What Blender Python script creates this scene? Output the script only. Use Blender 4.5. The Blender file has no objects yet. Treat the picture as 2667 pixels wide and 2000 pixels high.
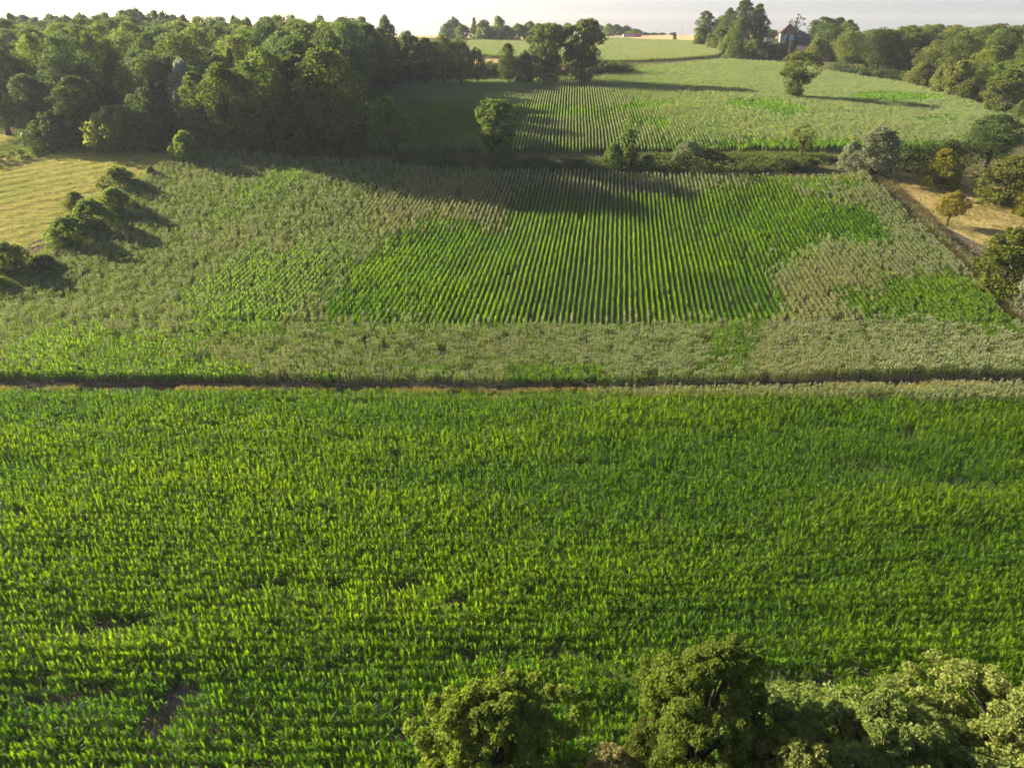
import bpy, math, random
import numpy as np
from mathutils import Vector

R = math.radians
sc = bpy.context.scene
COL = sc.collection

# ------------------------------------------------------------------ camera, sky, sun, exposure
CAM_H = 37.0
F_PX = 1778.0
PITCH = math.atan(940 / F_PX)
cd = bpy.data.cameras.new('camera')
cam = bpy.data.objects.new('camera', cd)
COL.objects.link(cam)
cam.location = (0, 0, CAM_H)
cam.rotation_euler = (math.pi / 2 - PITCH, 0, 0)
cd.sensor_width = 36.0
cd.lens = 36.0 * F_PX / 2667.0
cd.clip_start = 0.5
cd.clip_end = 20000
sc.camera = cam

SUN_EL, SUN_AHEAD = R(19.6), R(27.0)
SX, SY = -math.cos(SUN_AHEAD), math.sin(SUN_AHEAD)      # towards the sun: left and a little ahead
w = bpy.data.worlds.new('World')
sc.world = w
w.use_nodes = True
nt = w.node_tree
sky = nt.nodes.new('ShaderNodeTexSky')
sky.sky_type = 'NISHITA'
sky.sun_disc = False
sky.sun_elevation = SUN_EL
sky.sun_rotation = math.atan2(SX, SY)
sky.altitude = 120
sky.air_density = 0.55
sky.dust_density = 1.5
sky.ozone_density = 0.5
nt.nodes['Background'].inputs['Strength'].default_value = 0.07
wb = nt.nodes.new('ShaderNodeMix')                      # white balance of the whole sky
wb.data_type, wb.blend_type = 'RGBA', 'MULTIPLY'
wb.inputs[0].default_value = 1.0
wb.inputs[7].default_value = (1.0, 0.94, 0.99, 1)
nt.links.new(sky.outputs[0], wb.inputs[6])
nt.links.new(wb.outputs[2], nt.nodes['Background'].inputs['Color'])

sd = bpy.data.lights.new('sun', 'SUN')
sd.energy = 5.0
sd.angle = R(0.6)
sd.color = (1.0, 0.92, 0.78)
sun = bpy.data.objects.new('sun', sd)
COL.objects.link(sun)
v = Vector((SX * math.cos(SUN_EL), SY * math.cos(SUN_EL), math.sin(SUN_EL)))
sun.rotation_euler = v.to_track_quat('Z', 'Y').to_euler()
sun.location = (-200, 80, 90)

vs = sc.view_settings
vs.view_transform = 'Standard'
vs.look = 'None'
vs.gamma = 1.0
vs.use_curve_mapping = False
vs.exposure = 1.85
sc.render.engine = 'CYCLES'
cy = sc.cycles
cy.use_denoising = True
cy.max_bounces = 5
cy.use_adaptive_sampling = True
cy.adaptive_threshold = 0.03
cy.diffuse_bounces = 2
cy.transmission_bounces = 2
cy.transparent_max_bounces = 8
cy.volume_bounces = 1
cy.caustics_reflective = False
cy.caustics_refractive = False
cy.sample_clamp_indirect = 6
sc.render.film_transparent = False

# ------------------------------------------------------------------ terrain: a smooth sheet through surveyed heights
CT, ST = math.cos(PITCH), math.sin(PITCH)


def ray(px, py):
    u = (px - 1333.5) / F_PX
    vv = (py - 1000.0) / F_PX
    return u, CT - vv * ST, -(ST + vv * CT)


PROF = [(88, 0), (106, 2.0), (129, 4.6), (146, 7.6), (156, 9.3), (166, 10.7), (186, 13.0), (220, 15.8),
        (272, 18.2), (342, 21.6), (430, 25.8), (500, 27.3), (620, 27.6)]
ctl = []
for X in (-320, -160, -60, 60, 160, 320):
    for Y in (-60, 0, 45, 72):
        ctl.append((X, Y, 0.0))
for X in (-320, -150, -75, 0, 75, 130, 320):
    for Y, z in PROF:
        dz = 0.0
        if X <= -75 and Y < 160:
            dz = 0.9 * min(1, (Y - 72) / 40.0)
        if X == -320 and Y > 250:
            dz = 3.0 * min(1, (Y - 250) / 100.0)
        if X >= 130 and Y > 300:
            dz = (2.5 if X == 130 else 1.0) * (1.0 if Y < 450 else 0.3)
        if X == 0 and 120 < Y < 150:
            dz = -0.5
        if X == 320 and Y < 300:
            dz = 1.0
        ctl.append((X, Y, z + dz))
ctl = np.array(ctl, float)


def _U(r2):
    return np.where(r2 > 1e-9, 0.5 * r2 * np.log(np.maximum(r2, 1e-9)), 0.0)


_n = len(ctl)
S_ = 0.01
_P = ctl[:, :2] * S_
_K = _U(((_P[:, None, :] - _P[None, :, :]) ** 2).sum(-1)) + np.eye(_n) * 0.012
_Q = np.hstack([np.ones((_n, 1)), _P])
_A = np.zeros((_n + 3, _n + 3))
_A[:_n, :_n] = _K
_A[:_n, _n:] = _Q
_A[_n:, :_n] = _Q.T
_sol = np.linalg.solve(_A, np.concatenate([ctl[:, 2], [0, 0, 0]]))
_W, _B = _sol[:_n], _sol[_n:]


def terr(x, y):
    x = np.asarray(x, float)
    y = np.asarray(y, float)
    sh = np.broadcast(x, y).shape
    x = np.broadcast_to(x, sh).ravel()
    y = np.broadcast_to(y, sh).ravel()
    xc = np.clip(x, -320, 320) * S_
    yc = np.clip(y, -60, 600) * S_
    out = np.empty(len(xc))
    for a in range(0, len(xc), 40000):
        xs, ys = xc[a:a + 40000, None], yc[a:a + 40000, None]
        out[a:a + 40000] = _U((xs - _P[None, :, 0]) ** 2 + (ys - _P[None, :, 1]) ** 2) @ _W + _B[0] + _B[1] * xs[:, 0] + _B[2] * ys[:, 0]
    far = np.maximum(y - 600, 0)
    out -= 0.026 * far * far / (far + 150)
    return out.reshape(sh)


def tz(x, y):
    return float(terr([x], [y])[0])


_rows = np.linspace(15, 640, 1400)


def hit(px, py):
    """ground point that lies in the direction of a point of the photograph"""
    u, h, d = ray(px, py)
    X = u / h * _rows
    dz = CAM_H + d / h * _rows - terr(X, _rows)
    i = int(np.argmax(dz <= 0)) if (dz <= 0).any() else len(_rows) - 1
    if i > 0 and dz[i] <= 0:
        t = dz[i - 1] / (dz[i - 1] - dz[i])
        Y = _rows[i - 1] + t * (_rows[i] - _rows[i - 1])
    else:
        Y = _rows[i]
    return u / h * Y, float(Y)


def at_depth(px, py, Y):
    u, h, d = ray(px, py)
    return u / h * Y, Y, CAM_H + d / h * Y


def proj(x, y, z):
    x, y, z = (np.asarray(q, float) for q in (x, y, z))
    dz = z - CAM_H
    zc = y * CT - dz * ST
    up = y * ST + dz * CT
    return 1333.5 + F_PX * x / zc, 1000 - F_PX * up / zc, zc


def gpoly(pts):
    return np.array([hit(*p) for p in pts])


def inpoly(x, y, poly):
    x, y = np.asarray(x), np.asarray(y)
    res = np.zeros(x.shape, bool)
    j = len(poly) - 1
    for i in range(len(poly)):
        xi, yi = poly[i]
        xj, yj = poly[j]
        c = ((yi > y) != (yj > y)) & (x < (xj - xi) * (y - yi) / (yj - yi + 1e-12) + xi)
        res ^= c
        j = i
    return res


def vnoise(x, y, s, seed=0):
    x = np.asarray(x) / s + seed * 17.31
    y = np.asarray(y) / s + seed * 7.77
    xi, yi = np.floor(x).astype(np.int64), np.floor(y).astype(np.int64)
    fx, fy = x - xi, y - yi
    fx, fy = fx * fx * (3 - 2 * fx), fy * fy * (3 - 2 * fy)

    def h(a, b):
        q = (a * 374761393 + b * 668265263 + seed * 1442695) & 0x7fffffff
        q = ((q ^ (q >> 13)) * 1274126177) & 0x7fffffff
        return ((q ^ (q >> 16)) & 0xffff) / 65535.0
    return (h(xi, yi) * (1 - fx) + h(xi + 1, yi) * fx) * (1 - fy) + (h(xi, yi + 1) * (1 - fx) + h(xi + 1, yi + 1) * fx) * fy


def fbm(x, y, s, seed=0):
    return 0.55 * vnoise(x, y, s, seed) + 0.3 * vnoise(x, y, s / 2.1, seed + 1) + 0.15 * vnoise(x, y, s / 4.3, seed + 2)


# ------------------------------------------------------------------ materials
def nodes_of(name):
    m = bpy.data.materials.new(name)
    m.use_nodes = True
    n = m.node_tree.nodes
    n.clear()
    out = n.new('ShaderNodeOutputMaterial')
    return m, n, m.node_tree.links, out


def mixc(n, l, a, b, fac, mode='MIX'):
    q = n.new('ShaderNodeMix')
    q.data_type = 'RGBA'
    q.blend_type = mode
    for sock, val in ((q.inputs[0], fac), (q.inputs[6], a), (q.inputs[7], b)):
        if isinstance(val, (int, float)):
            sock.default_value = val
        elif isinstance(val, tuple):
            sock.default_value = (*val, 1) if len(val) == 3 else val
        else:
            l.new(val, sock)
    return q.outputs[2]


def math_n(n, l, op, a, b=None):
    q = n.new('ShaderNodeMath')
    q.operation = op
    for i, val in enumerate((a, b)):
        if val is None:
            continue
        if isinstance(val, (int, float)):
            q.inputs[i].default_value = val
        else:
            l.new(val, q.inputs[i])
    return q.outputs[0]


def ramp(n, l, fac, lo, hi):
    q = n.new('ShaderNodeMapRange')
    q.inputs[1].default_value = lo
    q.inputs[2].default_value = hi
    l.new(fac, q.inputs[0])
    return q.outputs[0]


def noise(n, l, scale, detail=4, coord=None, rough=0.55):
    q = n.new('ShaderNodeTexNoise')
    q.inputs['Scale'].default_value = scale
    q.inputs['Detail'].default_value = detail
    q.inputs['Roughness'].default_value = rough
    if coord is not None:
        l.new(coord, q.inputs['Vector'])
    return q.outputs['Fac']


def leaf_mat(name, tint_from, trans=0.4, rough=0.45, spec=0.35, tr_gain=(1.7, 1.75, 0.7), vary=0.35, clump=True):
    """leaf: reflects its own colour, lets a yellower light through"""
    m, n, l, out = nodes_of(name)
    if tint_from == 'object':
        base = n.new('ShaderNodeObjectInfo').outputs['Color']
    elif tint_from == 'instance':
        a = n.new('ShaderNodeAttribute')
        a.attribute_type = 'INSTANCER'
        a.attribute_name = 'tint'
        base = a.outputs['Color']
    else:
        r = n.new('ShaderNodeRGB')
        r.outputs[0].default_value = (*tint_from, 1)
        base = r.outputs[0]
    g = n.new('ShaderNodeNewGeometry')
    rnd = g.outputs['Random Per Island']
    hsv = n.new('ShaderNodeHueSaturation')
    l.new(base, hsv.inputs['Color'])
    val = math_n(n, l, 'MULTIPLY_ADD', rnd, vary * 2)
    val.node.inputs[2].default_value = 1 - vary
    if clump:
        tc = n.new('ShaderNodeTexCoord')
        nz = noise(n, l, 0.45, 2, tc.outputs['Object'])
        k = math_n(n, l, 'MULTIPLY_ADD', nz, 0.9)
        k.node.inputs[2].default_value = 0.55
        val = math_n(n, l, 'MULTIPLY', val, k)
    l.new(val, hsv.inputs['Value'])
    hue = math_n(n, l, 'MULTIPLY_ADD', rnd, 0.035)
    hue.node.inputs[2].default_value = 0.482
    l.new(hue, hsv.inputs['Hue'])
    col = hsv.outputs[0]
    p = n.new('ShaderNodeBsdfPrincipled')
    l.new(col, p.inputs['Base Color'])
    p.inputs['Roughness'].default_value = rough
    p.inputs['Specular IOR Level'].default_value = spec
    t = n.new('ShaderNodeBsdfTranslucent')
    l.new(mixc(n, l, col, tr_gain, 1.0, 'MULTIPLY'), t.inputs['Color'])
    mx = n.new('ShaderNodeMixShader')
    mx.inputs[0].default_value = trans
    l.new(p.outputs[0], mx.inputs[1])
    l.new(t.outputs[0], mx.inputs[2])
    l.new(mx.outputs[0], out.inputs['Surface'])
    return m


def soil_mat(name, a, b, c=None, s1=0.12, s2=2.5, bump=0.25, dist=0.08, rough=0.95, stretch=None):
    m, n, l, out = nodes_of(name)
    tc = n.new('ShaderNodeTexCoord')
    co = tc.outputs['Object']
    if stretch:
        mp = n.new('ShaderNodeMapping')
        mp.inputs['Rotation'].default_value = (0, 0, stretch[0])
        mp.inputs['Scale'].default_value = (stretch[1], stretch[2], 1)
        l.new(co, mp.inputs['Vector'])
        cs = mp.outputs[0]
    else:
        cs = co
    big = ramp(n, l, noise(n, l, s1, 5, co), 0.35, 0.65)
    fine = ramp(n, l, noise(n, l, s2, 6, cs, 0.65), 0.3, 0.72)
    col = mixc(n, l, a, b, big)
    if c:
        f2 = math_n(n, l, 'MULTIPLY', fine, 0.75)
        col = mixc(n, l, col, c, f2)
    vv = mixc(n, l, (0.72, 0.72, 0.72), (1.25, 1.25, 1.25), fine)
    col = mixc(n, l, col, vv, 1.0, 'MULTIPLY')
    p = n.new('ShaderNodeBsdfPrincipled')
    l.new(col, p.inputs['Base Color'])
    p.inputs['Roughness'].default_value = rough
    p.inputs['Specular IOR Level'].default_value = 0.0
    bp = n.new('ShaderNodeBump')
    bp.inputs['Strength'].default_value = bump
    bp.inputs['Distance'].default_value = dist
    l.new(fine, bp.inputs['Height'])
    l.new(bp.outputs[0], p.inputs['Normal'])
    l.new(p.outputs[0], out.inputs['Surface'])
    return m


def solid_mat(name, col, rough=0.8, spec=0.2, var=0.2, s=3.0):
    m, n, l, out = nodes_of(name)
    tc = n.new('ShaderNodeTexCoord')
    nz = ramp(n, l, noise(n, l, s, 5, tc.outputs['Object']), 0.3, 0.7)
    cc = mixc(n, l, tuple(c * (1 - var) for c in col), tuple(min(1, c * (1 + var)) for c in col), nz)
    p = n.new('ShaderNodeBsdfPrincipled')
    l.new(cc, p.inputs['Base Color'])
    p.inputs['Roughness'].default_value = rough
    p.inputs['Specular IOR Level'].default_value = spec
    l.new(p.outputs[0], out.inputs['Surface'])
    return m


M_LEAF = leaf_mat('tree_leaf', 'object', trans=0.45, rough=0.65, spec=0.12)
M_LEAF_PALE = leaf_mat('willow_leaf', 'object', trans=0.35, tr_gain=(1.3, 1.35, 0.9), rough=0.6, spec=0.2)
M_CORN = leaf_mat('corn_leaf', 'instance', trans=0.55, rough=0.5, spec=0.14, tr_gain=(2.3, 2.25, 0.45), vary=0.3, clump=False)
M_CORN_OBJ = leaf_mat('corn_leaf_near', 'object', trans=0.55, rough=0.5, spec=0.14, tr_gain=(2.3, 2.25, 0.45), vary=0.3, clump=False)
M_TASSEL = leaf_mat('corn_tassel', (0.31, 0.335, 0.165), trans=0.3, rough=0.8, spec=0.1, tr_gain=(1.1, 1.05, 0.8), vary=0.25, clump=False)
M_STALK = leaf_mat('corn_stalk', (0.10, 0.13, 0.04), trans=0.1, vary=0.2, clump=False)
M_GRASS = leaf_mat('grass_blade', 'instance', trans=0.45, rough=0.6, spec=0.2, tr_gain=(1.5, 1.4, 0.7), vary=0.3, clump=False)
M_BARK = solid_mat('bark', (0.065, 0.055, 0.04), 0.95, 0.1, 0.35, 6)
M_BARK_GREY = solid_mat('bark_grey', (0.20, 0.18, 0.15), 0.95, 0.1, 0.3, 6)
M_GROUND = soil_mat('rough_grass', (0.105, 0.105, 0.040), (0.075, 0.090, 0.030), (0.15, 0.125, 0.055))
M_SOIL = soil_mat('field_soil', (0.115, 0.090, 0.066), (0.085, 0.070, 0.050), (0.15, 0.12, 0.09))
M_TRACK = soil_mat('track_dirt', (0.062, 0.056, 0.036), (0.052, 0.056, 0.028), (0.08, 0.068, 0.045), 0.3, 1.6, 0.6, 0.1, stretch=(0, 0.12, 1.0))
M_STUBBLE = soil_mat('mown_grass', (0.32, 0.25, 0.075), (0.23, 0.255, 0.060), (0.38, 0.30, 0.10), 0.06, 1.9, 0.3, 0.12, stretch=(R(-38), 0.08, 1.0))
M_PASTURE = soil_mat('dry_pasture', (0.35, 0.25, 0.085), (0.26, 0.235, 0.07), (0.38, 0.27, 0.105), 0.10, 1.3, 0.7, 0.15)
M_WHEAT = soil_mat('ripe_wheat', (0.55, 0.34, 0.15), (0.50, 0.33, 0.15), (0.58, 0.37, 0.19), 0.05, 0.8, 0.5, 0.2)
M_POST = solid_mat('weathered_wood', (0.16, 0.14, 0.115), 0.9, 0.1, 0.3, 12)
M_WIRE = solid_mat('wire', (0.10, 0.10, 0.10), 0.5, 0.4, 0.1)
M_POLEWOOD = solid_mat('pole_wood', (0.24, 0.20, 0.16), 0.9, 0.1, 0.25, 4)
M_STONEWALL = solid_mat('lime_render', (0.30, 0.28, 0.25), 0.9, 0.1, 0.1, 1.5)
M_ROOF = solid_mat('clay_roof_tile', (0.075, 0.040, 0.036), 0.85, 0.15, 0.3, 2.5)
M_ROOF_OLD = solid_mat('old_roof_tile', (0.105, 0.075, 0.070), 0.9, 0.1, 0.3, 2.0)
M_SHUTTER = solid_mat('blue_shutter', (0.33, 0.45, 0.62), 0.6, 0.3, 0.08, 3)
M_TIMBER = solid_mat('dark_timber', (0.10, 0.07, 0.055), 0.8, 0.15, 0.2, 4)
M_SHED = solid_mat('pale_blue_sheet', (0.30, 0.37, 0.44), 0.6, 0.3, 0.1, 1)
M_REDWALL = solid_mat('red_wall', (0.42, 0.14, 0.10), 0.8, 0.2, 0.15, 1)
M_WHITE = solid_mat('white_plastic', (0.8, 0.8, 0.78), 0.5, 0.4, 0.04, 3)
M_DARK = solid_mat('dark_opening', (0.03, 0.03, 0.03), 0.9, 0.1, 0.1, 3)


# ------------------------------------------------------------------ mesh helpers
def mesh_of(name, V, Fc, mats, midx=None, smooth=False):
    me = bpy.data.meshes.new(name)
    V = np.asarray(V, np.float32)
    if isinstance(Fc, np.ndarray):
        k = Fc.shape[1]
        me.vertices.add(len(V))
        me.vertices.foreach_set('co', V.ravel())
        me.loops.add(Fc.size)
        me.loops.foreach_set('vertex_index', Fc.astype(np.int32).ravel())
        me.polygons.add(len(Fc))
        me.polygons.foreach_set('loop_start', np.arange(0, Fc.size, k, dtype=np.int32))
        me.update(calc_edges=True)
    else:
        me.from_pydata([tuple(map(float, p)) for p in V], [], Fc)
    for m in mats:
        me.materials.append(m)
    if midx is not None:
        me.polygons.foreach_set('material_index', np.asarray(midx, np.int32))
    if smooth:
        me.polygons.foreach_set('use_smooth', np.ones(len(me.polygons), bool))
    me.update()
    return me


def link(name, me, parent=None, loc=(0, 0, 0)):
    o = bpy.data.objects.new(name, me)
    COL.objects.link(o)
    o.location = loc
    if parent is not None:
        o.parent = parent
    return o


def tag(o, label=None, cat=None, group=None, kind=None):
    if label:
        o['label'] = label
    if cat:
        o['category'] = cat
    if group:
        o['group'] = group
    if kind:
        o['kind'] = kind
    return o


class MB:
    def __init__(self):
        self.v, self.f = [], []

    def box(self, x0, x1, y0, y1, z0, z1):
        b = len(self.v)
        self.v += [(x, y, z) for z in (z0, z1) for x, y in ((x0, y0), (x1, y0), (x1, y1), (x0, y1))]
        self.f += [(b + 3, b + 2, b + 1, b), (b + 4, b + 5, b + 6, b + 7)]
        for i in range(4):
            j = (i + 1) % 4
            self.f.append((b + i, b + j, b + 4 + j, b + 4 + i))
        return self

    def tube(self, pts, rad, n=6, cap=True):
        pts = [Vector(p) for p in pts]
        b = len(self.v)
        for i, p in enumerate(pts):
            d = (pts[min(i + 1, len(pts) - 1)] - pts[max(i - 1, 0)]).normalized()
            a = d.cross(Vector((0.31, 0.95, 0.07))).normalized()
            c = d.cross(a)
            for k in range(n):
                t = 2 * math.pi * k / n
                self.v.append(tuple(p + (a * math.cos(t) + c * math.sin(t)) * rad[i]))
        for i in range(len(pts) - 1):
            for k in range(n):
                k2 = (k + 1) % n
                self.f.append((b + i * n + k, b + i * n + k2, b + (i + 1) * n + k2, b + (i + 1) * n + k))
        if cap:
            self.f.append(tuple(b + (len(pts) - 1) * n + k for k in range(n)))
            self.f.append(tuple(b + k for k in reversed(range(n))))
        return self

    def poly(self, pts):
        b = len(self.v)
        self.v += [tuple(p) for p in pts]
        self.f.append(tuple(range(b, b + len(pts))))
        return self

    def build(self, name, mat, parent=None, smooth=False, loc=(0, 0, 0)):
        return link(name, mesh_of(name, self.v, self.f, [mat], smooth=smooth), parent, loc)


# ------------------------------------------------------------------ ground sheets
def axis(segs):
    out = []
    for a, b, s in segs:
        out += list(np.arange(a, b, s))
    out.append(segs[-1][1])
    return np.array(out)


gx = axis([(-2600, -600, 100), (-600, -260, 20), (-260, -150, 5), (-150, 150, 1.5), (150, 260, 5), (260, 600, 20), (600, 2600, 100)])
gy = axis([(-400, -40, 30), (-40, 60, 4), (60, 180, 1.5), (180, 360, 2.5), (360, 640, 7), (640, 1000, 30), (1000, 2600, 100)])
GX, GY = np.meshgrid(gx, gy)


def ditch(x, y):
    """the ditch between the near field and the track"""
    return -0.9 * np.exp(-((y - 68.05 - 0.012 * x) / 0.42) ** 2)


GZ = terr(GX, GY) + ditch(GX, GY)
nx, ny = len(gx), len(gy)
idx = np.arange(nx * ny).reshape(ny, nx)
quads = np.stack([idx[:-1, :-1], idx[:-1, 1:], idx[1:, 1:], idx[1:, :-1]], -1).reshape(-1, 4)
ground = link('ground', mesh_of('ground', np.stack([GX, GY, GZ], -1).reshape(-1, 3), quads, [M_GROUND], smooth=True))
tag(ground, 'rough grassy ground of the valley side between the fields', 'ground', kind='structure')


def sheet(name, corners, mat, label, lift=0.03, nu=60, nv=60, bulge=None):
    """a field surface: a four-sided patch laid on the ground"""
    c = np.array(corners, float)
    u, vv = np.meshgrid(np.linspace(0, 1, nu), np.linspace(0, 1, nv))
    u, vv = u[..., None], vv[..., None]
    P = c[0] * (1 - u) * (1 - vv) + c[1] * u * (1 - vv) + c[2] * u * vv + c[3] * (1 - u) * vv
    Z = terr(P[..., 0], P[..., 1]) + ditch(P[..., 0], P[..., 1]) + lift
    if bulge is not None:
        Z = Z + bulge(P[..., 0], P[..., 1])
    i = np.arange(nu * nv).reshape(nv, nu)
    q = np.stack([i[:-1, :-1], i[:-1, 1:], i[1:, 1:], i[1:, :-1]], -1).reshape(-1, 4)
    V = np.concatenate([P, Z[..., None]], -1).reshape(-1, 3)
    return tag(link(name, mesh_of(name, V, q, [mat], smooth=True)), label, 'ground', kind='structure')


L0, L1 = hit(-40, 770), hit(520, 392)
sheet('field_soil', [(-92, 10), (92, 10), (92, 68.6), (-92, 66.4)], M_SOIL, 'brown soil under the near maize', nu=120, nv=60)
sheet('field_soil', [(-96, 69.3), (92, 71.6), (hit(2250, 470)[0], 146), (hit(520, 415)[0] - 1, 152)], M_SOIL, 'brown soil under the middle maize', lift=0.035, nu=160, nv=120)
sheet('stubble_field', [(-175, 88), (L0[0] - 3, 88), (L1[0] - 3, 168), (-185, 192)], M_STUBBLE, 'mown yellow hay field left of the bushes', nu=160, nv=120)
R0, R1 = hit(2667, 845), hit(2285, 455)
sheet('pasture', [(R0[0] + 2.5, R0[1] - 4), (150, R0[1] - 4), (150, 152), (R1[0] + 2, 152)], M_PASTURE, 'dry tan pasture at the right edge', nu=100, nv=80)


def ruts(x, y):
    return -0.07 * (np.exp(-((y - 68.95 - 0.012 * x) / 0.15) ** 2) + np.exp(-((y - 69.8 - 0.012 * x) / 0.15) ** 2)) + 0.05 * (vnoise(x, y, 1.7, 4) - 0.5)


sheet('dirt_track', [(-90, 68.45 - 1.08), (90, 68.45 + 1.08), (90, 70.4 + 1.08), (-90, 70.4 - 1.08)], M_TRACK, 'bare dirt track between the two maize fields', lift=0.08, nu=400, nv=26, bulge=ruts)
H0, H1 = hit(1050, 172), hit(1570, 172)
sheet('wheat_strip', [hit(1000, 186), hit(1600, 186), hit(1590, 166), hit(1000, 147)], M_WHEAT, 'strip of ripe orange wheat behind the hedgerow trees', nu=50, nv=12)
sheet('wheat_field', [(60, 462), (330, 432), (330, 640), (-200, 640)], M_WHEAT, 'ripe orange wheat on the hilltop at the skyline', nu=60, nv=40)
HG0, HG1, HG2 = hit(860, 424), hit(1500, 432), hit(2180, 452)

# ------------------------------------------------------------------ plants of the crop
PRO = bpy.data.collections.new('plant_kinds')       # not linked to the scene: only a source for the fields


def corn_plant(rng, h, nleaf, L, W, upright, tassel, segs, spread=1.0):
    V, Fc, mi = [], [], []
    plane = rng.uniform(0, math.pi)

    def leaf(z0, az, e0, curl, ln, wd, m):
        b = len(V)
        p = np.array([0.0, 0.0, z0])
        wdir = np.array([-math.sin(az), math.cos(az), 0.0])
        e = e0
        st = ln / segs
        tw = rng.uniform(-0.4, 0.4)
        for i in range(segs + 1):
            t = i / segs
            ww = wd * (0.55 + 0.9 * t if t < 0.5 else 2.0 * (1 - t)) * 0.5
            wv = wdir + np.array([0, 0, tw * t])
            if i < segs:
                V.append(p - wv * ww)
                V.append(p + wv * ww)
            else:
                V.append(p.copy())
            p = p + st * np.array([math.cos(az) * math.cos(e) * spread, math.sin(az) * math.cos(e) * spread, math.sin(e)])
            e -= curl / segs
        for i in range(segs):
            if i < segs - 1:
                Fc.append((b + 2 * i, b + 2 * i + 1, b + 2 * i + 3, b + 2 * i + 2))
            else:
                Fc.append((b + 2 * i, b + 2 * i + 1, b + 2 * i + 2))
            mi.append(m)
    for i in range(nleaf):
        t = (i + 0.5) / nleaf
        az = plane + math.pi * (i % 2) + rng.gauss(0, 0.5)
        e0 = R(40 + 42 * t * upright + rng.uniform(-10, 10))
        curl = R(rng.uniform(70, 125) * (1.15 - 0.75 * t * upright))
        leaf(h * (0.12 + 0.62 * t), az, e0, curl, L * rng.uniform(0.8, 1.15) * (0.8 + 0.4 * math.sin(math.pi * t)), W * rng.uniform(0.85, 1.15), 0)
    b = len(V)
    for z, r in ((0, 0.016), (h * 0.85, 0.008)):
        for k in range(3):
            V.append(np.array([r * math.cos(k * 2.1), r * math.sin(k * 2.1), z]))
    for k in range(3):
        Fc.append((b + k, b + (k + 1) % 3, b + 3 + (k + 1) % 3, b + 3 + k))
        mi.append(2)
    if tassel:
        for k in range(7):
            az = k * 0.9 + rng.uniform(-0.3, 0.3)
            leaf(h * 0.84, az, R(85 if k == 0 else rng.uniform(48, 75)), R(25), 0.36 * rng.uniform(0.8, 1.15), 0.032, 1)
    return V, Fc, mi


def corn_object(name, seed, k, ln, **kw):
    """one plant (k=1) or a piece of row with k plants along local X"""
    rng = random.Random(seed)
    V, Fc, mi = [], [], []
    for i in range(k):
        kk = dict(kw)
        kk['h'] = kw['h'] * rng.uniform(0.86, 1.12)
        v_, f_, m_ = corn_plant(rng, **kk)
        off = np.array([(i + 0.5) / k * ln - ln / 2 + rng.uniform(-0.05, 0.05) if k > 1 else 0.0, rng.gauss(0, 0.05) if k > 1 else 0.0, 0.0])
        b = len(V)
        V += [p + off for p in v_]
        Fc += [tuple(b + q for q in f) for f in f_]
        mi += m_
    return mesh_of(name, V, Fc, [M_CORN, M_TASSEL, M_STALK], mi)


VAR = {}


def variant(group, me):
    o = bpy.data.objects.new('kind_%03d_%s' % (len(PRO.objects), group), me)
    PRO.objects.link(o)
    VAR.setdefault(group, []).append(len(PRO.objects) - 1)


near_meshes = []
for i in range(14):
    me = corn_object('corn_near', 100 + i, 1, 0, h=1.55, nleaf=12, L=0.56, W=0.080, upright=1.12, tassel=False, segs=4)
    near_meshes.append(me)
    variant('near', me)
for i in range(6):
    variant('near_tassel', corn_object('corn_near_tassel', 150 + i, 1, 0, h=1.6, nleaf=10, L=0.58, W=0.075, upright=0.9, tassel=True, segs=4))
for i in range(8):
    variant('mid_green', corn_object('row_green', 200 + i, 6, 1.0, h=1.35, nleaf=9, L=0.52, W=0.085, upright=1.05, tassel=False, segs=3, spread=0.72))
for i in range(8):
    variant('mid_full', corn_object('row_full', 220 + i, 6, 1.0, h=1.5, nleaf=9, L=0.60, W=0.09, upright=1.05, tassel=False, segs=3))
for i in range(10):
    variant('mid_tassel', corn_object('row_tassel', 240 + i, 7, 1.0, h=1.5, nleaf=9, L=0.46, W=0.055, upright=0.95, tassel=True, segs=3, spread=0.9))
for i in range(8):
    variant('mid_grey', corn_object('row_grey', 280 + i, 7, 1.0, h=1.45, nleaf=9, L=0.46, W=0.055, upright=0.95, tassel=False, segs=3))
for i in range(6):
    variant('far_tassel', corn_object('row_far', 260 + i, 10, 2.0, h=1.6, nleaf=7, L=0.6, W=0.11, upright=0.9, tassel=True, segs=2, spread=0.6))
for i in range(6):
    variant('far_green', corn_object('row_far_green', 270 + i, 10, 2.0, h=1.5, nleaf=7, L=0.55, W=0.11, upright=1.0, tassel=False, segs=2, spread=0.55))


def tuft(seed, n, h, wd, rad, lean=0.5):
    rng = random.Random(seed)
    V, Fc = [], []
    for i in range(n):
        a, r = rng.uniform(0, 6.28), rad * math.sqrt(rng.random())
        p = np.array([r * math.cos(a), r * math.sin(a), 0])
        az = rng.uniform(0, 6.28)
        d = np.array([math.cos(az), math.sin(az), 0])
        wv = np.array([-d[1], d[0], 0]) * wd * rng.uniform(0.7, 1.2) / 2
        hh = h * rng.uniform(0.5, 1.15)
        q = p + d * hh * lean * 0.35 + np.array([0, 0, hh * 0.6])
        t = p + d * hh * lean * rng.uniform(0.6, 1.3) + np.array([0, 0, hh])
        b = len(V)
        V += [p - wv, p + wv, q + wv * 0.8, q - wv * 0.8, t]
        Fc += [(b, b + 1, b + 2, b + 3), (b + 3, b + 2, b + 4)]
    return mesh_of('tuft', V, Fc, [M_GRASS])


for i in range(6):
    variant('grass', tuft(300 + i, 22, 0.55, 0.035, 0.35))
for i in range(5):
    variant('short', tuft(320 + i, 20, 0.16, 0.04, 0.45, 1.0))
for i in range(5):
    variant('weed', tuft(340 + i, 30, 0.95, 0.09, 0.4, 0.6))


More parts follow.
